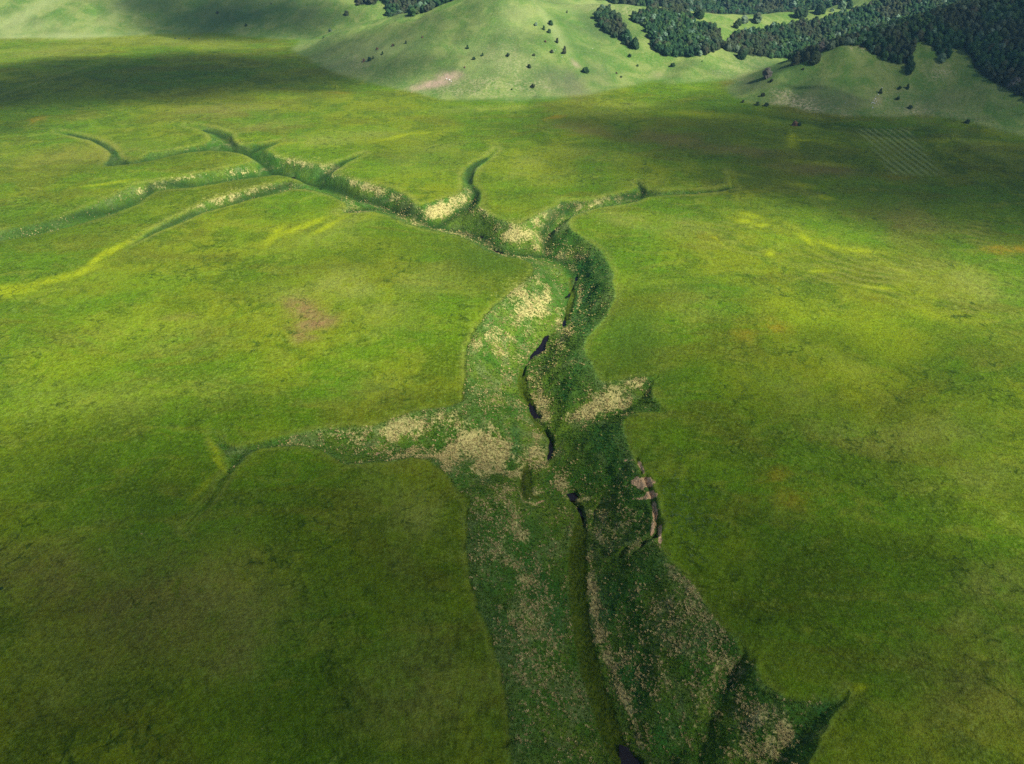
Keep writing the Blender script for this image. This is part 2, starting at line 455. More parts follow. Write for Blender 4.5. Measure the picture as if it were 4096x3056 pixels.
for lab, pts in POOLS:
    w = [pick(u * K, v * K) for u, v in pts]
    pts2 = [(p[0], p[1]) for p in w]
    zmin = float(np.percentile([p[2] for p in w], 25))
    x0 = min(p[0] for p in w) - 4; x1 = max(p[0] for p in w) + 4
    y0 = min(p[1] for p in w) - 4; y1 = max(p[1] for p in w) + 4
    sel = np.nonzero((X > x0) & (X < x1) & (Y > y0) & (Y < y1))[0]
    jx = X[sel] + fbm(X[sel] / 1.8, Y[sel] / 1.8, 2, 61) * 1.8
    jy = Y[sel] + fbm(X[sel] / 1.8, Y[sel] / 1.8, 2, 62) * 1.8
    ins_ = inside_poly(jx, jy, pts2)
    d = poly_dist(jx, jy, pts2, True)
    sd = np.where(ins_, d, -d)
    target = zmin - 1.7
    a = sstep(-0.35, 0.35, sd)
    Z[sel] = Z[sel] * (1 - a) + np.minimum(Z[sel], target) * a
    pool_geo.append((lab, w, zmin - 0.75))

# ------------------------------------------------------------------ what grows where, plus the painted rim highlight (cover, fixed to the ground)
U, V, DEPTH = project(X, Y, Z)


def blobs(lst, rough=0.5, seed=0, cell=9.0):
    """soft patches (u, v, ru, rv, angle, weight) in photo pixels, carried on to the ground points"""
    out = np.zeros_like(X)
    n = fbm(X / cell, Y / cell, 4, seed)
    for u, v, ru, rv, ang, w in lst:
        sel = np.nonzero((np.abs(U - u) < 4.5 * max(ru, rv)) & (np.abs(V - v) < 4.5 * max(ru, rv)))[0]
        if len(sel) == 0: continue
        ca, sa = math.cos(math.radians(ang)), math.sin(math.radians(ang))
        du, dv = U[sel] - u, V[sel] - v
        a = (du * ca + dv * sa) / ru; b = (-du * sa + dv * ca) / rv
        q = np.sqrt(a * a + b * b) + n[sel] * rough * 2
        out[sel] = np.maximum(out[sel], w * np.exp(-np.clip(q, 0, 9) ** 2.4 * 0.9))
    return out


tan = blobs([(2750,2500,230,230,0,.34),(2150,2550,130,380,-12,.36),(2830,2850,260,170,0,.38),(2440,2080,150,130,0,.40),(2000,2150,90,260,-10,.36),(2100,1300,170,230,15,.34),(2000,1600,150,170,0,.34),(2094,1920,8,70,5,.9),(2130,2016,40,6,15,.9),
 (1880,1790,170,95,10,1.0),(1640,1700,160,55,-8,.9),(1960,1850,110,50,15,1.0),(1420,1740,120,40,0,.55),(1500,1790,130,26,10,.6),(1700,1815,160,26,-4,.6),
 (1300,1750,150,30,-3,.35),(2440,1590,110,60,-25,1.0),(2370,1650,110,34,-20,.9),(2540,1540,60,26,-30,.8),
 (2100,1200,110,90,20,.7),(2150,1230,50,50,0,.85),(1990,1360,70,60,40,.6),(2080,1420,60,60,0,.5),(1900,1380,40,26,0,.6),(2020,1500,50,90,0,.35),
 (1740,850,95,36,-10,1.0),(1800,810,70,30,-25,.8),(1660,870,40,22,0,.7),(1900,830,60,26,20,.4),(1950,850,40,22,20,.6),(2090,930,90,60,0,.85),(2060,900,50,40,0,.7),(2180,860,70,40,-20,.55),(2260,820,60,26,-20,.5),
 (2330,815,70,20,-5,.9),(2430,795,80,16,-5,.75),(2530,780,40,12,-5,.5),(2170,1000,120,26,15,.5),(2290,1010,60,30,20,.5),
 (1290,655,55,16,20,.9),(1360,690,60,20,15,.8),(1190,640,80,20,15,.8),(1120,625,40,16,15,.7),(1450,735,50,24,15,.95),(1510,760,50,26,15,.9),(1400,715,40,20,15,.6),(1580,790,50,22,20,.55),
 (700,715,90,22,-8,.95),(770,705,50,16,-8,.9),(580,750,60,22,-30,.7),(930,690,90,18,-8,.5),(640,735,60,22,-20,.6),
 (870,790,90,26,-18,.9),(960,770,80,22,-10,.8),(1060,750,80,22,-10,.7),(780,830,60,14,-20,.7),(1130,740,50,22,-10,.6),
 (1010,690,90,8,-10,.7),(900,720,150,6,-6,.5),(890,560,22,26,10,.4),(960,560,70,14,-8,.6),(780,590,40,14,-8,.5),(300,830,100,26,-25,.4),(480,780,60,22,-25,.4),(150,920,100,14,-15,.3),
 (1500,820,120,8,20,.6),(1700,900,120,9,20,.7),(1850,935,90,10,12,.8),(1950,975,60,12,30,.7),(2030,1010,90,10,20,.6),(1400,830,60,26,20,.5),(2400,880,60,10,-40,.5),(2290,1080,26,22,0,.9),(2250,1350,26,70,20,.6),(2320,1180,12,90,5,.6),(2240,1270,22,60,10,.7),
 (2160,1610,38,90,-15,1.0),(2150,1810,52,60,-10,.8),(2250,1930,30,60,-10,.8),(2140,1970,26,26,0,.9),(2090,1900,12,70,0,.6),
 (2010,2000,60,90,-15,.6),(2070,2120,40,90,-15,.7),(1990,2200,50,90,-10,.5),(2100,2330,60,90,-15,.6),(2160,2480,90,70,20,.6),(2200,2660,90,90,0,.45),(2150,2850,90,120,0,.3),(2080,2420,50,90,-15,.5),
 (2370,2350,16,160,-4,.9),(2385,2480,20,120,-12,.8),(2440,2640,22,120,-20,.9),(2500,2800,16,120,-25,.9),(2560,2960,16,90,-20,.7),(2285,2250,8,240,0,.5),(2300,2480,7,160,-5,.3),
 (2380,2060,70,26,20,.7),(2470,2100,70,30,-20,.6),(2340,2000,60,12,-12,.7),(2450,1930,60,12,-12,.6),(2400,2150,26,26,0,.8),(2520,2200,70,30,-30,.7),
 (2680,2270,60,30,50,.8),(2740,2330,60,16,45,.8),(2660,2440,90,60,30,.6),(2780,2420,60,40,45,.5),(2560,2560,60,60,0,.4),(2600,2720,90,90,0,.4),(2500,2660,40,70,0,.5),(2880,2640,30,110,-65,.6),(2860,2700,16,110,20,.7),(2930,2640,60,30,20,.4),
 (3040,2860,110,70,10,.75),(3120,2940,70,90,20,.8),(2960,2960,110,80,0,.6),(2900,2800,50,60,0,.4),(2800,2960,70,80,0,.35),(3010,2780,26,12,20,.6),(3240,2800,12,100,28,.6),(2620,2880,60,80,0,.3),
 (3230,430,90,36,15,.9),(3130,405,60,26,10,.8),(3380,465,90,14,5,.6),(3440,190,60,14,15,.7),(3660,450,60,30,0,.5),(3760,290,50,30,0,.5),(3600,480,110,16,4,.5),(3850,480,90,30,10,.3),
 (2000,340,190,30,3,.35),(2050,260,90,60,20,.25),(1900,370,160,16,2,.35),(2950,270,80,40,0,.25),(2500,40,120,20,4,.35),(1420,250,60,26,30,.35),(3550,380,80,40,0,.15),
], 1.15, 31, 6.0)
bare = blobs([(2578,1935,40,24,-25,1.0),(2556,1925,30,16,30,.9),(2600,1975,24,16,-20,.9),(2545,1930,26,16,0,1.0),(2600,1985,40,14,-20,.9),(2560,1995,40,12,0,.6),(2620,2050,12,46,-5,1.0),(2610,2110,10,40,5,.7),(2640,2140,9,50,0,.8),(2565,1870,10,34,-25,.9),(2520,1840,26,6,0,.5),
 (1740,335,70,18,-12,1.0),(1790,310,40,20,0,1.0),(1680,350,50,14,-10,.7),(1820,300,34,16,0,.7),(2140,1835,22,14,0,.55),(2160,2010,22,7,-15,.5),(1780,795,6,6,0,0),(1500,1813,40,8,0,.5),
 (2250,985,10,10,0,.2),(440,855,26,5,-15,.6),(2560,2990,10,10,0,.0),(2630,300,26,14,0,.2),(2300,255,22,10,40,.6),(3510,400,18,24,30,.35),(3175,498,14,8,0,.6)], .35, 45, 3.0)
yellow = blobs([(470,990,90,12,-28,1.0),(390,1035,60,12,-38,1.0),(330,1085,60,14,-25,1.0),(200,1120,120,14,-14,1.0),(40,1160,120,26,-8,.8),(1200,910,130,10,-20,.9),(1095,945,60,16,-45,.8),(1310,905,70,8,-28,.9),
 (420,735,110,5,-8,.9),(1590,545,90,6,-12,.7),(1700,530,60,5,-4,.5),
 (3170,560,20,26,0,1.0),(3200,560,50,5,2,1.0),(2930,720,16,30,0,.7),(2960,700,60,6,10,.5),(3200,740,70,9,8,.6),(3300,655,120,9,5,.6),(3000,860,50,9,10,.9),(2970,885,30,9,0,.9),(3040,900,30,6,0,.8),(3300,790,40,9,10,.8),(3230,960,60,12,35,.9),(3320,985,70,10,20,.9),(3420,1000,90,9,5,.7),
 (3080,1015,22,12,0,.9),(3500,1150,70,9,8,.9),(3270,1085,40,6,0,.7),(3600,1080,60,8,20,.4),(2870,960,40,6,40,.6),(3440,2750,26,14,0,.8),(730,1880,50,50,0,.12),(860,1800,60,12,60,.6),(880,1860,50,12,50,.6),(800,1960,90,16,-50,.5),
 (2760,455,90,12,3,.5),(1150,575,90,6,-5,.4),(950,560,120,8,-6,.25),(2720,2420,26,22,0,.7),(2640,2390,40,26,0,.3),(1640,1400,90,30,0,.1),(3400,1500,140,70,30,.35),(3550,1350,160,80,20,.3),(2950,2170,60,40,0,.2),(3700,1250,90,20,15,.3),(3200,1250,160,60,10,.25),
 (2880,160,12,12,0,0),(600,1300,300,70,-5,.28),(250,1450,260,60,-5,.28)], .6, 51, 14.0)
ochre = blobs([(150,478,36,10,-12,1.0),(2215,470,40,8,-10,.9),(4040,1000,100,14,-3,1.0),(3990,990,50,10,0,.9),(1350,370,50,5,6,.6),(3100,1310,60,30,10,.7),(2980,1330,60,40,10,.5),(3170,2000,70,50,0,.5),(3600,710,70,22,5,.5),(2790,450,60,6,0,.5),(2290,540,60,6,5,.3),(3500,1190,40,14,0,.2),
  (1255,1255,90,70,25,.25),(3110,1900,70,26,-20,.5),(2830,950,60,20,10,.35)], .5, 55, 8.0)
brown = blobs([(1230,1245,75,40,20,1.0),(1270,1290,90,30,-10,1.0),(1200,1340,40,30,-40,.7),(1240,1350,50,18,0,.5),(2400,300,60,70,0,.3),(2290,340,70,50,20,.55),(2240,330,90,50,10,.4),(2980,330,90,30,0,.3),
  (3300,400,160,50,5,.35),(3700,420,160,60,0,.3),(2700,560,160,30,5,.4),(2950,600,200,22,5,.4),(3300,680,180,22,5,.4),(3650,880,160,50,10,.3),(2350,520,160,20,8,.3),(1050,510,120,16,-3,.15),(700,1270,90,14,-4,.25),
  (900,440,200,26,-3,.3),(300,620,260,36,-6,.25),(1700,2750,300,200,0,.2),(700,2450,400,250,0,.3),(3900,2800,260,260,0,.2),(200,2300,260,120,0,.3)], .5, 57, 14.0)
pale = blobs([(2215,120,20,120,-35,1.0),(2080,60,90,60,0,.5),(1500,200,120,50,-10,.6),(1350,260,60,40,20,.6),(120,50,220,26,-30,.9),(60,110,200,40,0,.6),(1950,250,160,60,0,.4),(2350,30,120,30,0,.5),(420,90,160,40,-40,.4),(1350,1130,140,60,5,.9),(1150,1180,120,50,10,.6),(1250,960,140,40,-10,.6),(1370,900,120,26,-12,.5),(700,1350,220,70,-10,.35),(400,1340,200,60,-10,.35),(1700,1130,140,60,0,.5),(1550,1260,120,60,0,.4),
 (1300,560,160,22,-3,.85),(1500,540,120,18,0,.6),(1700,640,160,50,-5,.35),(1050,500,160,22,-3,.3),(1750,590,120,16,-8,.7),(2000,430,260,14,-3,.6),(2500,420,140,12,0,.7),(2350,450,160,12,0,.6),(2100,660,90,40,0,.6),(2230,700,160,50,0,.3),(2350,620,200,26,5,.4),
 (2550,740,120,30,0,.3),(2560,900,180,26,15,.6),(2750,900,120,26,15,.4),(3450,1000,60,16,20,.2),(2760,1220,110,60,10,.5),(2580,1330,90,90,0,.3),(3250,800,90,16,40,.5),(3420,870,120,16,30,.5),(3600,960,160,26,20,.4),
 (3900,1150,200,60,15,.7),(3700,1120,160,36,15,.5),(3400,1480,160,50,30,.5),(3150,1550,160,60,20,.4),(3650,1750,260,60,-5,.6),(3350,1720,160,40,0,.5),(3900,1900,200,80,0,.4),(3950,2350,160,110,0,.7),(3850,2480,120,70,0,.6),(4000,2560,120,60,0,.5),
 (1650,2050,110,110,0,.8),(1500,1950,90,60,0,.3),(900,2250,120,160,10,.5),(1000,2450,160,160,10,.5),(950,2650,120,110,0,.4),(1600,2250,60,90,10,.4),(1700,2520,90,120,10,.35),(1560,2850,160,120,0,.35),(280,2650,180,160,0,.35),(400,2120,160,90,0,.2),
 (150,1560,200,110,0,.25),(500,1600,200,90,0,.3),(900,1560,220,60,-4,.2),(1500,1560,200,60,-3,.35),(600,160,420,22,2,.8),(250,150,300,22,0,.9),(150,210,260,30,-6,.7),(150,330,260,6,-18,.7),(1350,310,60,20,5,.0),(3850,560,90,22,10,.4),(4000,620,120,22,18,.4),(2900,150,20,20,0,0)], .55, 61, 22.0)
lush = blobs([(1290,690,110,26,15,.6),(2295,180,40,120,-35,.9),(2350,270,40,60,-30,.7),(2350,1150,60,160,5,.9),(2400,1050,50,80,0,.8),(2330,1300,60,70,30,.8),(2350,1450,110,110,0,.65),(2280,1560,70,60,0,.6),(2480,1850,120,130,0,.5),(2420,1760,110,60,0,.7),(2120,2170,40,120,0,.6),(2170,2300,50,130,0,.6),(2230,2450,40,150,0,.6),
 (2440,2420,60,160,0,.8),(2520,2700,60,160,-10,.8),(2660,2900,70,110,0,.6),(2800,2560,50,60,0,.5),(2900,2760,30,110,25,.8),(3180,2980,50,150,30,1.0),(3290,2830,50,60,30,.9),(2000,2500,90,60,40,.7),(2000,2950,120,110,0,.4),(2100,2620,90,60,0,.4),
 (1960,1040,150,60,15,.75),(1900,1180,160,60,0,.3),(1800,1650,90,40,0,0),(2060,1760,26,90,0,.8),(2450,1440,50,90,0,.5),(60,930,130,26,-14,.4),
 (1250,320,90,12,3,.5),(1230,350,160,8,6,.6),(1700,410,200,14,10,.5),(2200,400,260,8,-4,.7),(2000,400,260,9,-2,.7),(1300,420,120,20,10,.4),(2900,420,160,26,12,.7),(3150,480,200,18,12,.9),(3500,520,220,14,3,.7),(3900,540,220,14,8,.7),
 (2450,230,60,120,10,.35),(2750,330,160,18,0,.4),(3200,250,160,26,-25,.5),(2230,120,60,120,40,.35),(700,900,60,14,0,0),(1830,1600,110,40,0,.2),(1380,1560,120,30,0,.1),(2560,960,90,60,0,.2),(2500,1350,150,130,0,.7),(2620,1500,120,60,0,.5),(2560,1150,90,110,0,.25),
 (1550,2330,160,110,0,.25),(1250,2400,120,160,0,.2),(1900,2250,60,160,0,.2),(700,2050,200,110,0,.3),(3100,2150,160,160,0,.2),(3200,1850,90,60,0,.2),(3800,1500,160,70,30,.35),(3900,1600,120,60,30,.35),(3250,1180,110,60,10,.35),(2950,1150,160,60,10,.35),(3000,2550,160,90,0,.4),
 (2980,720,110,26,0,.5),(3050,830,140,26,8,.45),(3600,760,200,60,8,.3),(2900,560,200,22,10,.25),(1200,1300,500,60,0,.05),(1380,1050,60,200,0,.0),(1000,720,60,20,0,.4),(1280,700,60,20,0,.7),(1480,800,60,20,0,.5),(2010,870,40,40,0,.5),(2200,930,60,40,0,.4)], .5, 67, 16.0)
rw = 1.0 + np.clip(Y, 0, 800) / 330.0
rimlight = np.exp(-((rimd + rw * .8) / rw) ** 2) * np.clip(.25 + Y / 1100, 0, .7)    # highlight of the lit shoulder, painted pale along the rim
upper = (1 - gt) ** 3.5 * (rimd > 0) * .8 * np.clip(1.25 - Y / 480, .15, 1) + np.exp(-np.clip(rimd, 0, 99) / 2.5) * (rimd > -1) * .3
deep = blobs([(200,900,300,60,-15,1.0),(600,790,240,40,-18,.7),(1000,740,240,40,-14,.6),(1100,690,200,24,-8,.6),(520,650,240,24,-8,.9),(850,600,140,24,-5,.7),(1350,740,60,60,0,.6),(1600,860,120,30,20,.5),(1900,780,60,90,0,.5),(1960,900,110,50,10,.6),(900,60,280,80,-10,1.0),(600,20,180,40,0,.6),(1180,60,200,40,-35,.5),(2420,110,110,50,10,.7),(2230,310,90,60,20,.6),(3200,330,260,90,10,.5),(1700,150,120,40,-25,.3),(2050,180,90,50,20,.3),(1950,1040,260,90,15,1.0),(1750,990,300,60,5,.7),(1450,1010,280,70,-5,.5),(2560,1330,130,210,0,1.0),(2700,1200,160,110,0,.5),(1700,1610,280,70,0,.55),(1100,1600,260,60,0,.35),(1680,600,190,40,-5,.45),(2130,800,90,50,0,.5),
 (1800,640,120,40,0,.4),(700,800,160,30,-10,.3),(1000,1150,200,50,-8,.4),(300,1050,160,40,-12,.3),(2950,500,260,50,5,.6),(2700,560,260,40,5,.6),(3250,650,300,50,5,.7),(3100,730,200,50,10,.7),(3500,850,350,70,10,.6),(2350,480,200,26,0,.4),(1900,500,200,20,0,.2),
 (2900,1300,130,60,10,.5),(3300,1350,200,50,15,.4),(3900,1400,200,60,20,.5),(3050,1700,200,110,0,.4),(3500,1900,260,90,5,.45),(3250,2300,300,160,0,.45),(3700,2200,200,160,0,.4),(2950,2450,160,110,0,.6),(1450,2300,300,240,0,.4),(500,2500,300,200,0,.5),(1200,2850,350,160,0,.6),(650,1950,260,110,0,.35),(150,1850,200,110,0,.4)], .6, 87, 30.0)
stripes = np.zeros_like(X)
q = [PG(3440, 512), PG(3560, 512), PG(3770, 690), PG(3600, 690)]
st_a = np.array(PG(3490, 512)[:2]); st_b = np.array(PG(3745, 690)[:2])
stripes = sstep(0, 8, np.where(inside_poly(X, Y, [p[:2] for p in [PG(3405, 508), PG(3640, 508), PG(3800, 700), PG(3560, 700)]]), poly_dist(X, Y, [p[:2] for p in [PG(3405, 508), PG(3640, 508), PG(3800, 700), PG(3560, 700)]], True), 0))
mow = blobs([(2900,950,420,90,12,1.0),(3500,1120,420,110,14,.9),(2500,880,160,40,10,.7),(3900,1250,200,60,14,.7),(3100,780,110,60,-30,.6),(3900,890,140,60,80,.8)], .3, 71, 40.0)
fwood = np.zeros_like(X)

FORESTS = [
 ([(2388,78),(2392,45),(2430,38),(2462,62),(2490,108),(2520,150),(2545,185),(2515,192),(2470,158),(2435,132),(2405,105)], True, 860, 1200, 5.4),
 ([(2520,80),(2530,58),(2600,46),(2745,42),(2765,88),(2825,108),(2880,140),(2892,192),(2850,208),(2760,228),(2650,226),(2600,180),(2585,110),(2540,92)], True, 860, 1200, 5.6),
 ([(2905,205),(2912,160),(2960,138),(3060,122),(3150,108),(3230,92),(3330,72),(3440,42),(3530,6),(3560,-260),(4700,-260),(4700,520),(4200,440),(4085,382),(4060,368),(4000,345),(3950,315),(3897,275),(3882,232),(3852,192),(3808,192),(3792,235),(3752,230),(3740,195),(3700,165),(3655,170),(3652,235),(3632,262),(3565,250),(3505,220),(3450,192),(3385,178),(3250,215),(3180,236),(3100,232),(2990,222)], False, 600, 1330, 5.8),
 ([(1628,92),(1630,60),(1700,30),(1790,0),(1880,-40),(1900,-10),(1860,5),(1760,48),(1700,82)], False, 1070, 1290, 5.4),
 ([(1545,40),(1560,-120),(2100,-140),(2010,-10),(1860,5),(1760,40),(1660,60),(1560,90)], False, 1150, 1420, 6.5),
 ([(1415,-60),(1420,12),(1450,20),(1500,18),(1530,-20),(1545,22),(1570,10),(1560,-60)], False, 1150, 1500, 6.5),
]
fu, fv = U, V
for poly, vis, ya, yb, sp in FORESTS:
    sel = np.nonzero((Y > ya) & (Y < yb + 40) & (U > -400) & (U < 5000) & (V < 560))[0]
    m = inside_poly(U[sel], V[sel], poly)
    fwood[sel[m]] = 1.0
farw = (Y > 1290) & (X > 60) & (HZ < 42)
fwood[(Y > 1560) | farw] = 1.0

# ------------------------------------------------------------------ node helpers
class NB:
    def __init__(s, name):
        s.m = bpy.data.materials.new(name); s.m.use_nodes = True
        s.t = s.m.node_tree; s.n = s.t.nodes; s.l = s.t.links; s.n.clear()
        s.out = s.n.new('ShaderNodeOutputMaterial')

    def put(s, sock, val):
        if val is None: return
        if isinstance(val, bpy.types.NodeSocket): s.l.new(val, sock)
        elif isinstance(val, (tuple, list)) and len(val) == 3 and sock.type == 'RGBA': sock.default_value = (*val, 1)
        else: sock.default_value = val

    def math(s, op, a, b=None, clamp=False):
        n = s.n.new('ShaderNodeMath'); n.operation = op; n.use_clamp = clamp
        s.put(n.inputs[0], a); s.put(n.inputs[1], b)
        return n.outputs[0]

    def mix(s, f, a, b, mode='MIX'):
        n = s.n.new('ShaderNodeMix'); n.data_type = 'RGBA'; n.blend_type = mode
        s.put(n.inputs[0], f); s.put(n.inputs[6], a); s.put(n.inputs[7], b)
        return n.outputs[2]

    def noise(s, vec, scale, detail=3, rough=.55, dist=0.0):
        n = s.n.new('ShaderNodeTexNoise'); s.put(n.inputs['Vector'], vec)
        n.inputs['Scale'].default_value = scale; n.inputs['Detail'].default_value = detail
        n.inputs['Roughness'].default_value = rough; n.inputs['Distortion'].default_value = dist
        return n.outputs[0]

    def ramp(s, f, lo, hi):
        n = s.n.new('ShaderNodeMapRange'); n.interpolation_type = 'SMOOTHSTEP'
        s.put(n.inputs[0], f); n.inputs[1].default_value = lo; n.inputs[2].default_value = hi
        return n.outputs[0]

    def attr(s, name, kind='GEOMETRY'):
        n = s.n.new('ShaderNodeAttribute'); n.attribute_name = name; n.attribute_type = kind
        return n

    def mapping(s, vec, scale=(1, 1, 1), rot=0.0):
        n = s.n.new('ShaderNodeMapping'); s.put(n.inputs['Vector'], vec)
        n.inputs['Scale'].default_value = scale; n.inputs['Rotation'].default_value = (0, 0, rot)
        return n.outputs[0]

    def sep(s, col):
        n = s.n.new('ShaderNodeSeparateColor'); s.put(n.inputs[0], col)
        return n.outputs

    def bsdf(s, color, rough=.9, spec=.15, normal=None, **kw):
        n = s.n.new('ShaderNodeBsdfPrincipled')
        s.put(n.inputs['Base Color'], color); s.put(n.inputs['Roughness'], rough)
        n.inputs['Specular IOR Level'].default_value = spec
        if normal is not None: s.put(n.inputs['Normal'], normal)
        for k, v in kw.items(): s.put(n.inputs[k.replace('_', ' ')], v)
        s.l.new(n.outputs[0], s.out.inputs[0])
        return n


# ------------------------------------------------------------------ the grassland material
nb = NB('grassland')
geo = nb.n.new('ShaderNodeNewGeometry'); pos = geo.outputs['Position']
cA = nb.attr('cover_a'); a_ = nb.sep(cA.outputs['Color']); A_a = cA.outputs['Alpha']      # gorge, tan, bare | yellow
cB = nb.attr('cover_b'); b4 = nb.sep(cB.outputs['Color']); B_a = cB.outputs['Alpha']      # hill, lush, pale with rim highlight | brown
cC = nb.attr('cover_c'); c4 = nb.sep(cC.outputs['Color']); C_a = cC.outputs['Alpha']      # stripes, mow, wood | ochre
cD = nb.attr('cover_d'); d4 = nb.sep(cD.outputs['Color'])
n_big = nb.noise(pos, .0075, 3, .5, .6)
n_mid = nb.noise(pos, .032, 4, .6, .9)
n_sml = nb.noise(pos, .16, 4, .65, .4)
n_fin = nb.noise(pos, .75, 3, .7)
n_grn = nb.noise(pos, 1.9, 2, .8)
n_m2 = nb.noise(pos, .38, 3, .75)
streak = nb.noise(nb.mapping(pos, (.55, 1.0, 1), math.radians(-8)), .07, 5, .65, 1.0)
# meadow: fresh green, olive, straw
meadow = nb.mix(nb.ramp(n_big, .40, .60), (.062, .128, .002), (.118, .152, .004))
meadow = nb.mix(nb.math('MULTIPLY', nb.ramp(n_mid, .46, .60), .75), meadow, (.048, .090, .002))
n_oli = nb.noise(nb.mapping(pos, (.5, 1.0, 1), .3), .017, 4, .6, 1.2)
meadow = nb.mix(nb.math('MULTIPLY', nb.ramp(n_oli, .50, .62), .65), meadow, (.080, .094, .005))
meadow = nb.mix(nb.math('MULTIPLY', nb.ramp(n_oli, .46, .34), .6), meadow, (.100, .168, .004))
meadow = nb.mix(nb.math('MULTIPLY', nb.ramp(streak, .50, .66), .45), meadow, (.155, .185, .015))
pale_f = nb.math('MULTIPLY', b4[2], nb.ramp(nb.math('ADD', nb.math('MULTIPLY', n_sml, .7), nb.math('MULTIPLY', n_mid, .5)), .38, .74), True)
meadow = nb.mix(nb.math('MULTIPLY', pale_f, .9), meadow, (.200, .222, .036))
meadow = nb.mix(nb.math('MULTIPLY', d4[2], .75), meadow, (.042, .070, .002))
meadow = nb.mix(nb.math('MULTIPLY', nb.ramp(n_sml, .50, .66), .55), meadow, (.050, .084, .005))
meadow = nb.mix(nb.math('MULTIPLY', nb.ramp(n_fin, .56, .70), .45), meadow, (.175, .195, .025))
yel_f = nb.math('MULTIPLY', A_a, nb.ramp(n_sml, .26, .5))
meadow = nb.mix(nb.math('MULTIPLY', yel_f, .9), meadow, (.225, .270, .003))
meadow = nb.mix(nb.math('MULTIPLY', nb.math('MULTIPLY', C_a, nb.ramp(n_sml, .25, .6)), .85), meadow, (.210, .150, .006))
meadow = nb.mix(nb.math('MULTIPLY', nb.math('MULTIPLY', B_a, nb.ramp(n_sml, .22, .5)), .95), meadow, (.185, .118, .045))
meadow = nb.mix(nb.math('MULTIPLY', b4[1], .55), meadow, (.030, .088, .006))
# thread-like darker lines of taller grass
vor = nb.n.new('ShaderNodeTexVoronoi'); vor.feature = 'DISTANCE_TO_EDGE'
wob = nb.n.new('ShaderNodeVectorMath'); wob.operation = 'MULTIPLY_ADD'
nc = nb.n.new('ShaderNodeTexNoise'); nb.put(nc.inputs['Vector'], pos); nc.inputs['Scale'].default_value = .12; nc.inputs['Detail'].default_value = 4
nb.l.new(nc.outputs[1], wob.inputs[0]); wob.inputs[1].default_value = (16, 16, 0); nb.l.new(pos, wob.inputs[2])
nb.l.new(wob.outputs[0], vor.inputs['Vector']); vor.inputs['Scale'].default_value = .11
thread = nb.math('SUBTRACT', 1.0, nb.ramp(vor.outputs['Distance'], .0, .06))
thread = nb.math('MULTIPLY', thread, nb.math('MULTIPLY', nb.ramp(nb.noise(pos, .02, 3, .6), .48, .60), nb.ramp(n_sml, .36, .58)))
meadow = nb.mix(nb.math('MULTIPLY', thread, .8), meadow, (.020, .046, .002))
# hay lines of the mown part, ploughed strips
wv = nb.n.new('ShaderNodeTexWave'); wv.wave_type = 'BANDS'; wv.bands_direction = 'X'
mdir = np.array(PG(2400, 880)[:2]); mend = np.array(PG(3900, 1290)[:2]); md = mend - mdir
mang = math.atan2(md[1], md[0])
nb.put(wv.inputs['Vector'], nb.mapping(pos, (1, 1, 1), -(mang) + math.pi / 2)); wv.inputs['Scale'].default_value = .034
wv.inputs['Distortion'].default_value = 9.0; wv.inputs['Detail'].default_value = 3; wv.inputs['Detail Scale'].default_value = .6
mow_f = nb.math('MULTIPLY', nb.math('MULTIPLY', c4[1], nb.ramp(wv.outputs[0], .2, .9)), nb.ramp(n_mid, .35, .6))
meadow = nb.mix(nb.math('MULTIPLY', nb.math('MULTIPLY', mow_f, nb.ramp(n_oli, .40, .60)), .36), meadow, (.205, .215, .040))
wv2 = nb.n.new('ShaderNodeTexWave'); sd_ = st_b - st_a; sang = math.atan2(sd_[1], sd_[0])
nb.put(wv2.inputs['Vector'], nb.mapping(pos, (1, 1, 1), -(sang) + math.pi / 2)); wv2.inputs['Scale'].default_value = .044
wv2.inputs['Distortion'].default_value = .7; wv2.inputs['Detail'].default_value = 2
meadow = nb.mix(nb.math('MULTIPLY', nb.math('MULTIPLY', c4[0], nb.math('MULTIPLY', nb.ramp(wv2.outputs[0], .1, .9), nb.ramp(n_mid, .2, .5))), .9), meadow, (.160, .205, .050))
# hill turf: paler and drier
n_hs = nb.noise(pos, .35, 4, .7)
turf = nb.mix(nb.ramp(n_mid, .34, .66), (.074, .150, .022), (.160, .205, .052))
turf = nb.mix(nb.math('MULTIPLY', nb.ramp(nb.noise(pos, .011, 3, .5), .50, .60), .6), turf, (.062, .105, .026))
turf = nb.mix(nb.math('MULTIPLY', nb.ramp(n_hs, .5, .66), .42), turf, (.215, .225, .085))
turf = nb.mix(nb.math('MULTIPLY', nb.ramp(n_hs, .48, .36), .25), turf, (.050, .100, .030))
turf = nb.mix(nb.math('MULTIPLY', b4[2], .75), turf, (.245, .285, .105))
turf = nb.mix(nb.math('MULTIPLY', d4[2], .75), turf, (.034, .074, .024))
turf = nb.mix(nb.math('MULTIPLY', b4[1], .6), turf, (.036, .100, .016))
turf = nb.mix(nb.math('MULTIPLY', B_a, .95), turf, (.088, .082, .055))
tan_speck = nb.math('ADD', nb.math('MULTIPLY', n_fin, .55), nb.math('MULTIPLY', n_sml, .45))
turf = nb.mix(nb.math('MULTIPLY', a_[1], nb.ramp(n_hs, .42, .6)), turf, (.340, .300, .170))
turf = nb.mix(nb.math('MULTIPLY', a_[2], nb.ramp(n_sml, .2, .5)), turf, (.320, .230, .160))
turf = nb.mix(c4[2], turf, (.018, .026, .010))
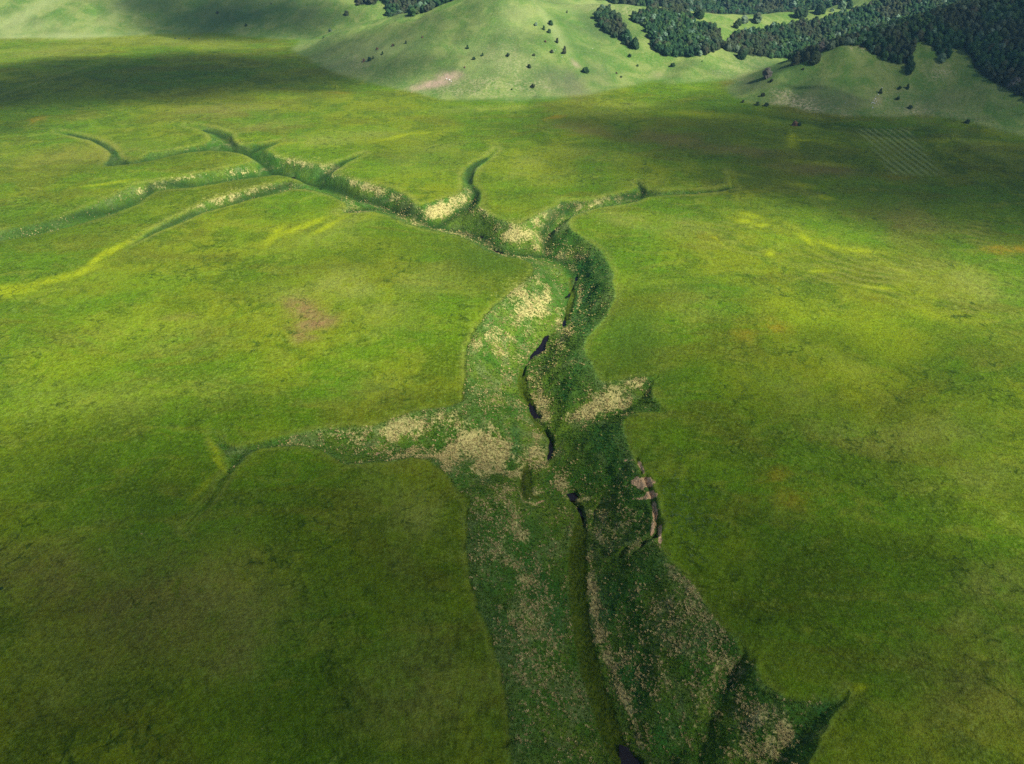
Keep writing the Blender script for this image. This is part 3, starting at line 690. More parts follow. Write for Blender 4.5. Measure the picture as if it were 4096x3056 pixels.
# gorge: rank deep green grass with bleached tussocks
rank = nb.mix(nb.ramp(n_mid, .40, .60), (.036, .112, .008), (.092, .152, .012))
rank = nb.mix(nb.math('MULTIPLY', nb.ramp(nb.noise(pos, .055, 3, .6, 1.0), .52, .64), .7), rank, (.125, .165, .050))
rank = nb.mix(nb.math('MULTIPLY', nb.ramp(n_sml, .5, .68), .6), rank, (.085, .125, .030))
rank = nb.mix(nb.math('MULTIPLY', b4[1], .75), rank, (.010, .090, .018))
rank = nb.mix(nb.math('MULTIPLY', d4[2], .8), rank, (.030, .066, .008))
rank = nb.mix(nb.math('MULTIPLY', nb.ramp(n_fin, .55, .72), .5), rank, (.026, .064, .008))
tsum = nb.math('ADD', nb.math('MULTIPLY', a_[1], .34), nb.math('ADD', nb.math('MULTIPLY', n_fin, .62), nb.math('MULTIPLY', n_sml, .42)))
rank = nb.mix(nb.math('MULTIPLY', nb.ramp(tsum, .67, .82), .9), rank, (.380, .330, .120))
rank = nb.mix(nb.math('MULTIPLY', cD.outputs['Alpha'], .9), rank, (.012, .036, .006))  # painted stream shade
rank = nb.mix(nb.math('MULTIPLY', A_a, .5), rank, (.13, .17, .012))
rank = nb.mix(nb.math('MULTIPLY', d4[1], .75), rank, nb.mix(nb.ramp(n_fin, .35, .65), (.055, .105, .018), (.110, .158, .040)))
rank = nb.mix(nb.math('MULTIPLY', d4[0], .9), rank, nb.mix(nb.ramp(n_fin, .35, .65), (.030, .062, .003), (.066, .090, .006)))
col = nb.mix(b4[0], meadow, turf)
bank = nb.math('MULTIPLY', nb.math('ADD', a_[0], nb.math('ADD', nb.math('MULTIPLY', nb.math('SUBTRACT', n_fin, .5), 1.1), nb.math('MULTIPLY', nb.math('SUBTRACT', n_m2, .5), 1.3))), 1.0, True)
col = nb.mix(bank, col, rank)
earth = nb.mix(nb.ramp(n_m2, .4, .6), (.600, .400, .215), (.400, .250, .130))
soil = nb.ramp(nb.math('ADD', a_[2], nb.math('MULTIPLY', nb.math('SUBTRACT', nb.math('ADD', n_sml, n_m2), 1.0), 1.1)), .38, .55)
col = nb.mix(nb.math('MULTIPLY', soil, nb.math('SUBTRACT', 1.0, b4[0], True)), col, earth)
# blade-scale variation
grain = nb.math('ADD', nb.math('MULTIPLY', n_grn, .35), nb.math('ADD', nb.math('MULTIPLY', n_fin, .35), nb.math('MULTIPLY', n_m2, .30)))
gr = nb.n.new('ShaderNodeMapRange'); nb.put(gr.inputs[0], grain)
for i_, v_ in ((1, .33), (2, .67), (3, .30), (4, 1.75)): gr.inputs[i_].default_value = v_
grain = gr.outputs[0]
grain = nb.math('ADD', nb.math('MULTIPLY', nb.math('SUBTRACT', grain, 1.0), nb.math('SUBTRACT', 1.0, nb.math('MULTIPLY', b4[0], .45))), 1.0)
gcol = nb.n.new('ShaderNodeCombineColor')
for i in range(3): nb.put(gcol.inputs[i], grain)
col = nb.mix(1.0, col, gcol.outputs[0], 'MULTIPLY')
bmp = nb.n.new('ShaderNodeBump'); bmp.inputs['Strength'].default_value = .9; bmp.inputs['Distance'].default_value = .8
hsum = nb.math('ADD', nb.math('MULTIPLY', n_fin, nb.math('ADD', .8, nb.math('MULTIPLY', a_[0], 1.4))), nb.math('ADD', nb.math('MULTIPLY', n_grn, .45), nb.math('MULTIPLY', n_sml, 1.2)))
nb.put(bmp.inputs['Height'], hsum)
nb.bsdf(col, .95, .08, bmp.outputs[0])
grass_mat = nb.m

# ------------------------------------------------------------------ build the land
me = bpy.data.meshes.new('grassland')
me.vertices.add(NR * NC)
co = np.empty((NR * NC, 3), np.float32); co[:, 0] = X; co[:, 1] = Y; co[:, 2] = Z
me.vertices.foreach_set('co', co.ravel())
r = np.arange(NR - 1)[:, None] * NC; c = np.arange(NC - 1)[None, :]
v0 = (r + c).ravel()
quads = np.stack([v0, v0 + 1, v0 + NC + 1, v0 + NC], 1).astype(np.int32)
nq = len(quads)
me.loops.add(nq * 4); me.loops.foreach_set('vertex_index', quads.ravel())
me.polygons.add(nq)
me.polygons.foreach_set('loop_start', np.arange(nq, dtype=np.int32) * 4)
me.polygons.foreach_set('use_smooth', np.ones(nq, bool))
me.update(calc_edges=True)


def put_attr(name, chans):
    at = me.attributes.new(name, 'FLOAT_COLOR', 'POINT')
    at.data.foreach_set('color', np.clip(np.stack(chans, 1), 0, 1.2).astype(np.float32).ravel())


gcov = gorge
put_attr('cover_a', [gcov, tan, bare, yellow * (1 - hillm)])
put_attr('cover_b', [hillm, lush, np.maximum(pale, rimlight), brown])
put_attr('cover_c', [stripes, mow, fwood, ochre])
stream_shade = np.exp(-(chdist / (1.2 + np.clip(Y, 0, 700) / 190.0)) ** 2) * (gdep > 1.5) * np.clip(.25 + (Y - 300) / 250, .25, 1)  # shade at the foot of the banks, painted as a dark band along the stream
put_attr('cover_d', [moss, upper, deep, stream_shade])
me.materials.append(grass_mat)
land = bpy.data.objects.new('grassland', me); COL.objects.link(land)
land['kind'] = 'structure'
print('land', NR, NC, nq)

# ------------------------------------------------------------------ water
nb = NB('dark_water')
nb.bsdf((.006, .004, .005), .16, .3)
water_mat = nb.m
for lab, w, zl in pool_geo:
    cx = sum(p[0] for p in w) / len(w); cy = sum(p[1] for p in w) / len(w)
    m = bpy.data.meshes.new('pool_water')
    k = len(w)
    # the sheet runs on a little way under the banks
    pts = [((p[0] - cx), (p[1] - cy)) for p in w]
    ring = []
    for (px_, py_) in pts:
        L = math.hypot(px_, py_) + 1e-6
        ring.append((px_ * (1 + .7 / L), py_ * (1 + .7 / L)))
    m.from_pydata([(a, b, 0) for a, b in ring] + [(a, b, -.6) for a, b in ring], [],
                  [tuple(range(k))] + [(i, i + k, (i + 1) % k + k, (i + 1) % k) for i in range(k)] + [tuple(range(2 * k - 1, k - 1, -1))])
    m.materials.append(water_mat)
    import bmesh
    bm = bmesh.new(); bm.from_mesh(m); bmesh.ops.recalc_face_normals(bm, faces=bm.faces); bm.to_mesh(m); bm.free()
    o = bpy.data.objects.new('pool_water', m); o.location = (cx, cy, zl); COL.objects.link(o)
    o['kind'] = 'structure'; o['label'] = lab


# ------------------------------------------------------------------ trees
def leaf_material(name, ramp_cols, use_random=True):
    nb = NB(name)
    oi = nb.n.new('ShaderNodeObjectInfo')
    cr = nb.n.new('ShaderNodeValToRGB'); cr.color_ramp.interpolation = 'LINEAR'
    els = cr.color_ramp.elements
    els[0].position = ramp_cols[0][0]; els[0].color = (*ramp_cols[0][1], 1)
    els[1].position = ramp_cols[1][0]; els[1].color = (*ramp_cols[1][1], 1)
    for p, c_ in ramp_cols[2:]:
        e = els.new(p); e.color = (*c_, 1)
    nb.put(cr.inputs[0], oi.outputs['Random'])
    g = nb.n.new('ShaderNodeNewGeometry')
    n1 = nb.noise(g.outputs['Position'], 1.1, 3, .7)
    n2 = nb.noise(g.outputs['Position'], .018, 2, .5)
    f = nb.math('ADD', .35, nb.math('MULTIPLY', n1, 1.3))
    cc_ = nb.n.new('ShaderNodeCombineColor')
    for i in range(3): nb.put(cc_.inputs[i], f)
    colr = nb.mix(nb.ramp(n2, .45, .62), cr.outputs[0], nb.mix(.55, cr.outputs[0], (.042, .036, .018)))
    colr = nb.mix(1.0, colr, cc_.outputs[0], 'MULTIPLY')
    b = nb.n.new('ShaderNodeBump'); b.inputs['Strength'].default_value = .8; b.inputs['Distance'].default_value = .4
    nb.put(b.inputs['Height'], n1)
    nb.bsdf(colr, .85, .15, b.outputs[0])
    return nb.m


wood_leaf = leaf_material('woodland_leaf', [(0, (.012, .040, .014)), (1.0, (.120, .185, .110)), (.5, (.022, .062, .018)), (.72, (.040, .088, .018)), (.86, (.040, .045, .022)), (.93, (.030, .070, .030)), (.965, (.085, .150, .085))])
dark_leaf = leaf_material('dark_leaf', [(0, (.012, .036, .012)), (1.0, (.026, .060, .016))])
pale_leaf = leaf_material('pale_leaf', [(0, (.090, .150, .075)), (1.0, (.130, .190, .110))])
grey_leaf = leaf_material('grey_twig', [(0, (.110, .110, .095)), (1.0, (.15, .15, .13))])
rust_leaf = leaf_material('rust_leaf', [(0, (.100, .050, .028)), (1.0, (.14, .085, .05))])
nb = NB('bark'); g = nb.n.new('ShaderNodeNewGeometry')
nb.bsdf(nb.mix(nb.noise(g.outputs['Position'], 3, 3), (.06, .048, .038), (.16, .14, .12)), .95, .1)
bark = nb.m


def crown_mesh(name, seed, h, w, mat, conical=0.0, clumps=11, leaves=130, base=.18):
    """lumpy crown of overlapping foliage clumps with loose leaf sprays; unit: metres"""
    rnd = random.Random(seed)
    bm = bmesh.new()
    blobs_ = []
    for i in range(clumps):
        f = (i + .5) / clumps
        zz = base + (1 - base) * f
        prof = math.sin(math.pi * min(1, (f * .86 + .12))) ** .6
        prof = prof * (1 - conical) + (1 - f) * conical
        a = rnd.uniform(0, 2 * math.pi); rad = w * .5 * prof * rnd.uniform(.25, .62)
        s_ = w * rnd.uniform(.26, .38) * (.62 + .5 * prof)
        cx, cy, cz = rad * math.cos(a + i * 2.4), rad * math.sin(a + i * 2.4), zz * h - s_ * .4
        blobs_.append((cx, cy, cz, s_))
        ret = bmesh.ops.create_icosphere(bm, subdivisions=2 if i % 3 == 0 else 1, radius=1.0)
        for v in ret['verts']:
            n = 1 + rnd.uniform(-.24, .24)
            v.co = Vector((cx + v.co.x * s_ * n, cy + v.co.y * s_ * n, cz + v.co.z * s_ * n * rnd.uniform(.8, 1.15)))
    for i in range(leaves):
        cx, cy, cz, s_ = rnd.choice(blobs_)
        d = Vector((rnd.gauss(0, 1), rnd.gauss(0, 1), rnd.gauss(.35, 1))).normalized()
        p = Vector((cx, cy, cz)) + d * s_ * rnd.uniform(.95, 1.3)
        t1 = d.orthogonal().normalized(); t2 = d.cross(t1)
        ang = rnd.uniform(0, 6.28); t3 = t1 * math.cos(ang) + t2 * math.sin(ang); t4 = d.cross(t3)
        L = w * rnd.uniform(.045, .1)
        vs = [bm.verts.new(p + t3 * L + d * L * rnd.uniform(-.5, .5)), bm.verts.new(p + t4 * L * .8), bm.verts.new(p - t3 * L + d * L * rnd.uniform(-.5, .5)), bm.verts.new(p - t4 * L * .8)]
        bm.faces.new(vs)
    me_ = bpy.data.meshes.new(name); bm.to_mesh(me_); bm.free(); me_.materials.append(mat)
    return me_


def trunk_mesh(name, seed, h, r0, limbs=4):
    rnd = random.Random(seed); bm = bmesh.new()

    def tube(p0, p1, ra, rb, n=6):
        d = (p1 - p0).normalized(); a = d.orthogonal().normalized(); b = d.cross(a)
        l0 = [bm.verts.new(p0 + (a * math.cos(2 * math.pi * i / n) + b * math.sin(2 * math.pi * i / n)) * ra) for i in range(n)]
        l1 = [bm.verts.new(p1 + (a * math.cos(2 * math.pi * i / n) + b * math.sin(2 * math.pi * i / n)) * rb) for i in range(n)]
        for i in range(n): bm.faces.new((l0[i], l0[(i + 1) % n], l1[(i + 1) % n], l1[i]))
        bm.faces.new(l1)
    p = Vector((0, 0, -.8))
    for k in range(3):
        q_ = p + Vector((rnd.uniform(-.06, .06) * h, rnd.uniform(-.06, .06) * h, (h + .8) / 3))
        tube(p, q_, r0 * (1 - .27 * k), r0 * (1 - .27 * (k + 1)))
        if k:
            for j in range(limbs // 2):
                a = rnd.uniform(0, 6.28)
                tube(p, p + Vector((math.cos(a) * h * .3, math.sin(a) * h * .3, h * .22)), r0 * .38, r0 * .14, 5)
        p = q_
    me_ = bpy.data.meshes.new(name); bm.to_mesh(me_); bm.free(); me_.materials.append(bark)
    return me_


VAR = []
for k, (hh, ww, con) in enumerate([(8.4, 8.0, 0), (7.8, 7.4, 0), (9.2, 7.6, .08), (7.0, 7.6, 0), (8.6, 6.8, .12)]):
    VAR.append((crown_mesh('crown', 100 + k, hh, ww, wood_leaf, con), trunk_mesh('trunk', 200 + k, hh * .55, .28)))


def thing(name, label, cat, loc, rz=0.0, s=1.0, group=None):
    o = bpy.data.objects.new(name, None); o.empty_display_size = .5
    COL.objects.link(o); o.location = loc; o.rotation_euler = (0, 0, rz)
    o.scale = s if isinstance(s, tuple) else (s, s, s)
    o['label'] = label; o['category'] = cat
    if group: o['group'] = group
    return o


def part(name, mesh, parent):
    o = bpy.data.objects.new(name, mesh); COL.objects.link(o); o.parent = parent
    return o


# candidates for the woods, laid out on the ground
rnd = random.Random(11); nr = np.random.RandomState(5)
trees = []
for fi, (poly, vis, ya, yb, sp) in enumerate(FORESTS):
    gx, gy = np.meshgrid(np.arange(-420, 1150, sp), np.arange(ya, yb, sp))
    gx = gx.ravel() + nr.uniform(-.42, .42, gx.size) * sp; gy = gy.ravel() + nr.uniform(-.42, .42, gy.size) * sp
    gz = height(gx, gy)
    u, v, dd = project(gx, gy, gz)
    m = inside_poly(u + nr.uniform(-6, 6, u.size), v + nr.uniform(-5, 5, u.size), poly) & (u > -120) & (u < 4260) & (v > -420)
    for a, b, c_, uu, vv in zip(gx[m], gy[m], gz[m], u[m], v[m]):
        # is the foot of the tree hidden by the land?
        ts = np.linspace(.35, .985, 60)
        ok = not np.any(CAM_H + (c_ + 3 - CAM_H) * ts < height(a * ts, b * ts))
        if vis and not ok: continue
        trees.append((b * CT - (c_ - CAM_H) * ST, a, b, c_, ok and -20 < uu < 4110 and vv > -30, fi))
trees.sort()
print('wood trees', len(trees))
indiv = [t for t in trees if t[4]][:300]
ids = set(id(t) for t in indiv)
rest = [t for t in trees if id(t) not in ids]
FLAB = {0: ('round-topped beech in the narrow strip of wood on the meadow hill', 'beeches of the narrow hillside strip'),
        1: ('dark beech in the square wood on the meadow hill', 'beeches of the square hillside wood'),
        2: ('dark broadleaf tree in the big wood covering the right hillside', 'trees of the big wood on the right hill'),
        3: ('broadleaf tree in the wood on the shoulder of the central hill', 'trees of the wood on the central hill shoulder'),
        4: ('tree in the far wood behind the central hill', 'trees of the far wood'), 5: ('tree in the small top wood on the left hills', 'trees of the small top wood')}


def wood_label(a, b, c_, fi):
    if fi != 2: return FLAB[fi]
    u, v, _ = project(np.float64(a), np.float64(b), np.float64(c_))
    if u < 3140: return ('dark tree of the valley end of the big wood, left of the ridge line', 'trees at the valley end of the big wood')
    if u < 3400: return ('dark tree of the wood just behind the bare ridge line', 'trees behind the ridge line')
    if u < 3660: return ('dark tree in the blunt wood tongue above the white scree', 'trees of the blunt wood tongue')
    if u < 3820: return ('dark tree in the small wood lobe between two grassy bays', 'trees of the small wood lobe')
    if v > 300: return ('dark tree low down at the right corner of the big wood', 'trees at the low right corner of the big wood')
    return ('dark tree of the big wood above the rightmost grassy bay', 'trees above the rightmost grassy bay')


for i, (dd, a, b, c_, ok, fi) in enumerate(indiv):
    vm = VAR[rnd.randrange(5)]
    s_ = rnd.uniform(.72, 1.18)
    if i == 0:
        lb = wood_label(a, b, c_, fi); t0 = thing('woodland_tree', lb[0], 'tree', (a, b, c_), rnd.uniform(0, 6.28), s_, lb[1])
        part('crown', vm[0], t0); part('trunk', vm[1], t0)
        continue
    o = t0.copy(); COL.objects.link(o)
    o.location = (a, b, c_ - .1); o.rotation_euler = (0, 0, rnd.uniform(0, 6.28)); o.scale = (s_, s_, s_ * rnd.uniform(.9, 1.1))
    o['label'], o['group'] = wood_label(a, b, c_, fi)
    for ch in list(t0.children):
        c2 = ch.copy(); COL.objects.link(c2); c2.parent = o
        c2.data = vm[0] if ch.name.startswith('crown') else vm[1]


# the rest of the woods and the far ridge as one scattered mass, with geometry nodes
def scatter(name, pts, scl, rot, idxs, meshes, mat=None, align=False):
    m = bpy.data.meshes.new(name)
    m.vertices.add(len(pts)); m.vertices.foreach_set('co', np.array(pts, np.float32).ravel())
    for nm, tp, dat, key in (('sc', 'FLOAT', scl, 'value'), ('rz', 'FLOAT', rot, 'value'), ('pick', 'INT', idxs, 'value')):
        at = m.attributes.new(nm, tp, 'POINT'); at.data.foreach_set(key, np.array(dat, np.int32 if tp == 'INT' else np.float32))
    o = bpy.data.objects.new(name, m); COL.objects.link(o)
    ng = bpy.data.node_groups.new(name + '_scatter', 'GeometryNodeTree')
    ng.interface.new_socket('Geometry', in_out='INPUT', socket_type='NodeSocketGeometry')
    ng.interface.new_socket('Geometry', in_out='OUTPUT', socket_type='NodeSocketGeometry')
    gi = ng.nodes.new('NodeGroupInput'); go = ng.nodes.new('NodeGroupOutput')
    iop = ng.nodes.new('GeometryNodeInstanceOnPoints'); jn = ng.nodes.new('GeometryNodeJoinGeometry')
    m2p = ng.nodes.new('GeometryNodeMeshToPoints')
    ng.links.new(gi.outputs[0], m2p.inputs[0]); ng.links.new(m2p.outputs[0], iop.inputs['Points'])
    for mm in reversed(meshes):
        src = bpy.data.objects.new(name + '_source', mm)
        oi = ng.nodes.new('GeometryNodeObjectInfo'); oi.inputs['Object'].default_value = src
        oi.inputs['As Instance'].default_value = True
        ng.links.new(oi.outputs['Geometry'], jn.inputs[0])
    ng.links.new(jn.outputs[0], iop.inputs['Instance'])
    iop.inputs['Pick Instance'].default_value = True

    def named(nm, tp):
        n = ng.nodes.new('GeometryNodeInputNamedAttribute'); n.data_type = tp; n.inputs['Name'].default_value = nm
        return n.outputs[0]
    ng.links.new(named('pick', 'INT'), iop.inputs['Instance Index'])
    cx = ng.nodes.new('ShaderNodeCombineXYZ'); ng.links.new(named('rz', 'FLOAT'), cx.inputs[2])
    ng.links.new(cx.outputs[0], iop.inputs['Rotation'])
    ng.links.new(named('sc', 'FLOAT'), iop.inputs['Scale'])
    ng.links.new(iop.outputs[0], go.inputs[0])
    md_ = o.modifiers.new('scatter', 'NODES'); md_.node_group = ng
    return o


def merged(crown, trunk):
    bm = bmesh.new(); bm.from_mesh(crown); k = len(bm.faces); bm.from_mesh(trunk)
    bm.faces.ensure_lookup_table()
    for f in bm.faces[k:]: f.material_index = 1
    m = bpy.data.meshes.new('tree'); bm.to_mesh(m); bm.free()
    m.materials.append(crown.materials[0]); m.materials.append(bark)
    return m


whole = [merged(*v) for v in VAR]
P = [(a, b, c_ - .2) for dd, a, b, c_, ok, fi in rest]
S = [rnd.uniform(.72, 1.18) for _ in P]
# far ridge
gx, gy = np.meshgrid(np.arange(-1500, 1900, 8.5), np.arange(1290, 2050, 9.5))
gx = gx.ravel() + nr.uniform(-4, 4, gx.size); gy = gy.ravel() + nr.uniform(-4, 4, gy.size)
keep = (fbm(gx / 120, gy / 120, 3, 83) > -.12) & ((gy > 1560) | ((gx > 60) & (height(gx, gy) < 42)))
gx, gy = gx[keep], gy[keep]; gz = height(gx, gy)
u, v, dd = project(gx, gy, gz)
keep = (u > -100) & (u < 4200) & (v > -150)
gx, gy, gz = gx[keep], gy[keep], gz[keep]
P += list(zip(gx, gy, gz - .2)); S += [rnd.uniform(1.0, 1.6) for _ in gx]
o = scatter('woodland', P, S, [rnd.uniform(0, 6.28) for _ in P], [rnd.randrange(5) for _ in P], whole)
o['kind'] = 'stuff'; o['label'] = 'dense dark green woodland filling the right hillside and far ridge'
print('mass trees', len(P))

# ------------------------------------------------------------------ lone trees and bushes
LT_dark = (crown_mesh('crown', 301, 8.6, 8.6, dark_leaf, 0, 14, 200, .08), trunk_mesh('trunk', 302, 4.5, .3))
LT_dark2 = (crown_mesh('crown', 303, 9.4, 7.4, dark_leaf, .2, 14, 200, .08), trunk_mesh('trunk', 304, 4.5, .3))
LT_pale = (crown_mesh('crown', 305, 7.0, 7.0, pale_leaf, 0, 12, 180, .1), trunk_mesh('trunk', 306, 3.6, .22))
LT_grey = (crown_mesh('crown', 307, 7.0, 7.0, grey_leaf, 0, 14, 260, .12), trunk_mesh('trunk', 308, 4.2, .3, 8))
BU_dark = (crown_mesh('crown', 311, 2.6, 3.0, dark_leaf, 0, 7, 80, .0), trunk_mesh('trunk', 312, 1.2, .1, 2))
BU_cone = (crown_mesh('crown', 313, 3.6, 2.8, dark_leaf, .5, 8, 80, .0), trunk_mesh('trunk', 314, 1.6, .1, 2))
BU_rust = (crown_mesh('crown', 315, 2.2, 3.2, rust_leaf, 0, 7, 80, .0), trunk_mesh('trunk', 316, 1.0, .1, 2))
BU_pale = (crown_mesh('crown', 317, 3.0, 3.2, pale_leaf, 0, 7, 80, .0), trunk_mesh('trunk', 318, 1.4, .1, 2))
KIND = {'T': (LT_dark, 8.6, 'lone_tree', 'tree'), 'U': (LT_dark2, 9.4, 'lone_tree', 'tree'), 'P': (LT_pale, 7.0, 'lone_tree', 'tree'), 'G': (LT_grey, 7.0, 'bare_tree', 'tree'),
        'b': (BU_dark, 2.6, 'bush', 'bush'), 'c': (BU_cone, 3.6, 'juniper_bush', 'bush'), 'r': (BU_rust, 2.2, 'rusty_bush', 'bush'), 'p': (BU_pale, 3.0, 'pale_bush', 'bush')}
PLANTS = [  # foot u, v, height in photo pixels, kind, label
 (1387,60,17,'b','lone round bush high on the left slope below the small top wood'),
 (1322,126,13,'p','pale grey bush low in the hollow left of the central hill'),
 (1624,174,13,'c','upright dark bush on the upper left flank of the central hill'),
 (1571,184,8,'r','rusty low bush beside a tiny green one on the left flank'),
 (1575,183,7,'b','tiny green bush touching a rusty bush on the left flank'),
 (1531,217,13,'c','dark bush midway up the left foot of the central hill'),
 (1493,234,12,'c','slim dark bush, right one of the pair near the left hill foot'),
 (1479,242,14,'b','round dark bush, left one of the pair near the left hill foot'),
 (1456,245,10,'r','rusty bush left of the pair near the left hill foot'),
 (1509,198,8,'r','small rusty bush above the pair on the left hill foot'),
 (1870,194,15,'c','dark bush with a pale top high in the middle of the central hill'),
 (1931,223,13,'c','dark bush just right of centre on the central hill'),
 (1896,238,11,'b','small dark bush below left of its neighbour mid central hill'),
 (1859,271,6,'r','small rusty shrub below the mid hill bushes'),
 (2031,225,13,'b','round dark bush on the right half of the central hill'),
 (2135,223,9,'b','small grey-green bush near the right spur of the central hill'),
 (2208,210,12,'b','dark bush just below the crest of the right spur'),
 (2118,270,14,'b','dark bush low on the right face of the central hill'),
 (2131,350,15,'b','dark bush at the foot of the central hill above the plain'),
 (2047,359,6,'b','tiny bush at the central hill foot left of the last dark bush'),
 (2181,168,7,'r','tiny rusty shrub near the top of the right spur'),
 (1690,150,6,'r','tiny rusty shrub on the upper middle of the central hill'),
 (2229,170,19,'c','tall dark bush in the ravine, uppermost beside the spur crest'),
 (2258,200,17,'c','upper of two touching bushes in the ravine beside the spur'),
 (2256,214,16,'b','lower of two touching bushes in the ravine beside the spur'),
 (2204,98,17,'b','round dark bush high in the ravine, top one of three'),
 (2175,119,18,'c','cone shaped dark bush in the ravine, left one of three'),
 (2197,130,14,'b','dark bush in the ravine, lowest of the upper three'),
 (2143,101,13,'p','pale bush on the skyline of the central hill spur'),
 (2342,290,22,'b','big dark bush at the mouth of the ravine above the plain'),
 (2268,52,11,'c','small dark bush below the skyline of the meadow hill'),
 (2481,61,8,'c','tiny dark bush on the grass between the strip and the square wood'),
 (2492,177,12,'b','dark bush below left of the strip of wood'),
 (2518,228,13,'b','dark bush alone on the slope under the strip of wood'),
 (2550,265,8,'b','small dark bush low on the slope under the strip of wood'),
 (2466,294,6,'r','tiny rusty bush near the valley mouth'),
 (2484,310,7,'b','tiny bush nearest the plain on the meadow hill'),
 (2538,192,36,'U','dark round tree closing the lower end of the wood strip'),
 (2798,72,30,'T','right one of the tree pair standing on the upper meadow'),
 (2788,62,28,'U','left one of the tree pair standing on the upper meadow'),
 (2956,100,22,'T','tree at the lower end of the hedge on the meadow'),
 (2942,112,24,'U','second tree of the hedge dividing the meadow'),
 (2975,92,24,'P','yellow green tree in the hedge dividing the meadow'),
 (3026,88,30,'P','bright tree at the top of the meadow hedge'),
 (3034,58,20,'T','small tree on the skyline above the hedge'),
 (3192,68,34,'T','broad round tree standing alone on the upper meadow'),
 (3216,66,28,'U','tree leaning against the broad round tree on the upper meadow'),
 (3272,54,32,'T','left tree of the skyline group right of the meadow'),
 (3290,52,26,'U','right tree of the skyline group right of the meadow'),
 (3328,46,14,'p','small pale bush on the skyline between two tree groups'),
 (3365,36,24,'P','lighter tree of the skyline pair by the big wood'),
 (3395,34,24,'T','darker tree of the skyline pair by the big wood'),
 (2690,266,15,'b','flat dark bush on the small spur under the square wood'),
 (2808,246,4,'b','tiny bush on the small spur above the valley'),
 (2800,222,16,'P','bright green tree at the lower edge of the square wood'),
 (2962,232,34,'T','front tree standing out below the wood in the valley'),
 (3066,308,30,'G','grey leafless tree beside the long ridge line'),
 (3178,260,36,'T','dark tree standing alone just behind the ridge line'),
 (3222,245,32,'U','left tree of the pair rooted on the ridge line'),
 (3252,250,40,'T','right larger tree of the pair rooted on the ridge line'),
 (3280,205,30,'G','grey twiggy tree at the wood edge behind the ridge'),
 (3324,196,26,'P','pale round tree at the wood edge behind the ridge'),
 (3085,326,11,'b','bush casting a long shadow just below the ridge line'),
 (3051,384,14,'b','dark bush above the dry patch on the right hill'),
 (2972,409,10,'b','small bush near the pointed foot of the right hill'),
 (3031,420,14,'b','dark bush left of the dry patch, one of two'),
 (3065,424,14,'b','dark bush right of its twin at the dry patch'),
 (3212,279,8,'b','faint low bush on the upper right hill'),
 (3520,372,20,'c','dark bush at the upper end of the white scree'),
 (3635,292,34,'U','lower tree of the pair just below the wood tongue'),
 (3640,276,30,'T','upper tree of the pair just below the wood tongue'),
 (3628,354,20,'c','dark bush below the tree pair on the right hill'),
 (3597,356,12,'b','small dark bush left of the bush below the tree pair'),
 (3590,398,13,'b','dark bush midway down the right hill'),
 (3640,434,14,'b','dark bush lowest of the column on the right hill'),
 (3868,492,15,'b','dark bush low on the far right slope'),
 (3763,246,26,'P','pale round tree tucked under the wood tongue'),
 (4052,350,34,'G','grey leafless tree at the lower edge of the big wood'),
 (4063,380,16,'b','bush at the lowest corner of the big wood'),
 (3178,502,18,'r','reddish brown thicket in the hollow at the hill foot'),
 (3196,503,14,'b','dark shrub beside the reddish thicket at the hill foot'),
 (870,54,9,'b','lone small dark bush in the shaded upper left slope'),
 (702,155,5,'b','tiny bush at the foot of the upper left slope'),
 (757,157,5,'b','tiny dark bush right at the edge of the far plain'),
 (1085,16,5,'b','tiny bush near the top edge on the left slope'),
 (985,104,9,'b','low dark shrub on the shaded left slope'),
 (1295,152,7,'b','small shrub at the hollow mouth left of the central hill'),
 (8,2355,10,'b','dark weed clump at the left edge of the meadow'),
]
rnd = random.Random(77)
for u, v, hp, kd, lab in PLANTS:
    x_, y_, z_ = pick(u, v)
    dd = y_ * CT - (z_ - CAM_H) * ST
    (cm, tm), h0, nm, cat = KIND[kd]
    s_ = hp * dd / FPX / h0 * (.92 if kd in 'bcrp' else 1.05)
    o = thing(nm, lab, cat, (x_, y_, z_ - .12 * s_), rnd.uniform(0, 6.28), (s_ * rnd.uniform(.95, 1.15), s_ * rnd.uniform(.95, 1.15), s_))
    part('crown', cm, o); part('trunk', tm, o)

# ------------------------------------------------------------------ white limestone rocks
nb = NB('limestone'); g = nb.n.new('ShaderNodeNewGeometry')
nb.bsdf(nb.mix(nb.noise(g.outputs['Position'], 1.5, 4), (.42, .41, .38), (.72, .71, .68)), .9, .2)
stone = nb.m
rocks = []
for k in range(3):
    bm = bmesh.new(); bmesh.ops.create_icosphere(bm, subdivisions=2, radius=1)
    rr_ = random.Random(k)
    for v in bm.verts: v.co = Vector((v.co.x * 1.25, v.co.y, v.co.z * .7)) * rr_.uniform(.72, 1.15)
    m = bpy.data.meshes.new('rock'); bm.to_mesh(m); bm.free(); m.materials.append(stone); rocks.append(m)
ROCKS = [(3528,352,4),(3517,369,5),(3513,378,4),(3503,388,4),(3500,396,5),(3505,406,4),(3496,404,4),(3490,410,4),(3486,413,4),(3495,412,4),(3499,414,4),(3490,430,4),(3491,433,3),(3423,417,3),(3382,412,3),(3512,420,3),
         (2465,7,9),(2490,10,7),(2497,13,6),(2502,15,5),(2632,18,6),(2648,19,7),(2665,22,6),(2672,23,5),(2710,28,6),(2725,27,7),(2222,200,3),(2248,228,3),(2215,205,3),(2620,165,3),(2370,195,3),(4040,300,3),(1798,320,6),(1786,316,5),(1805,326,4)]
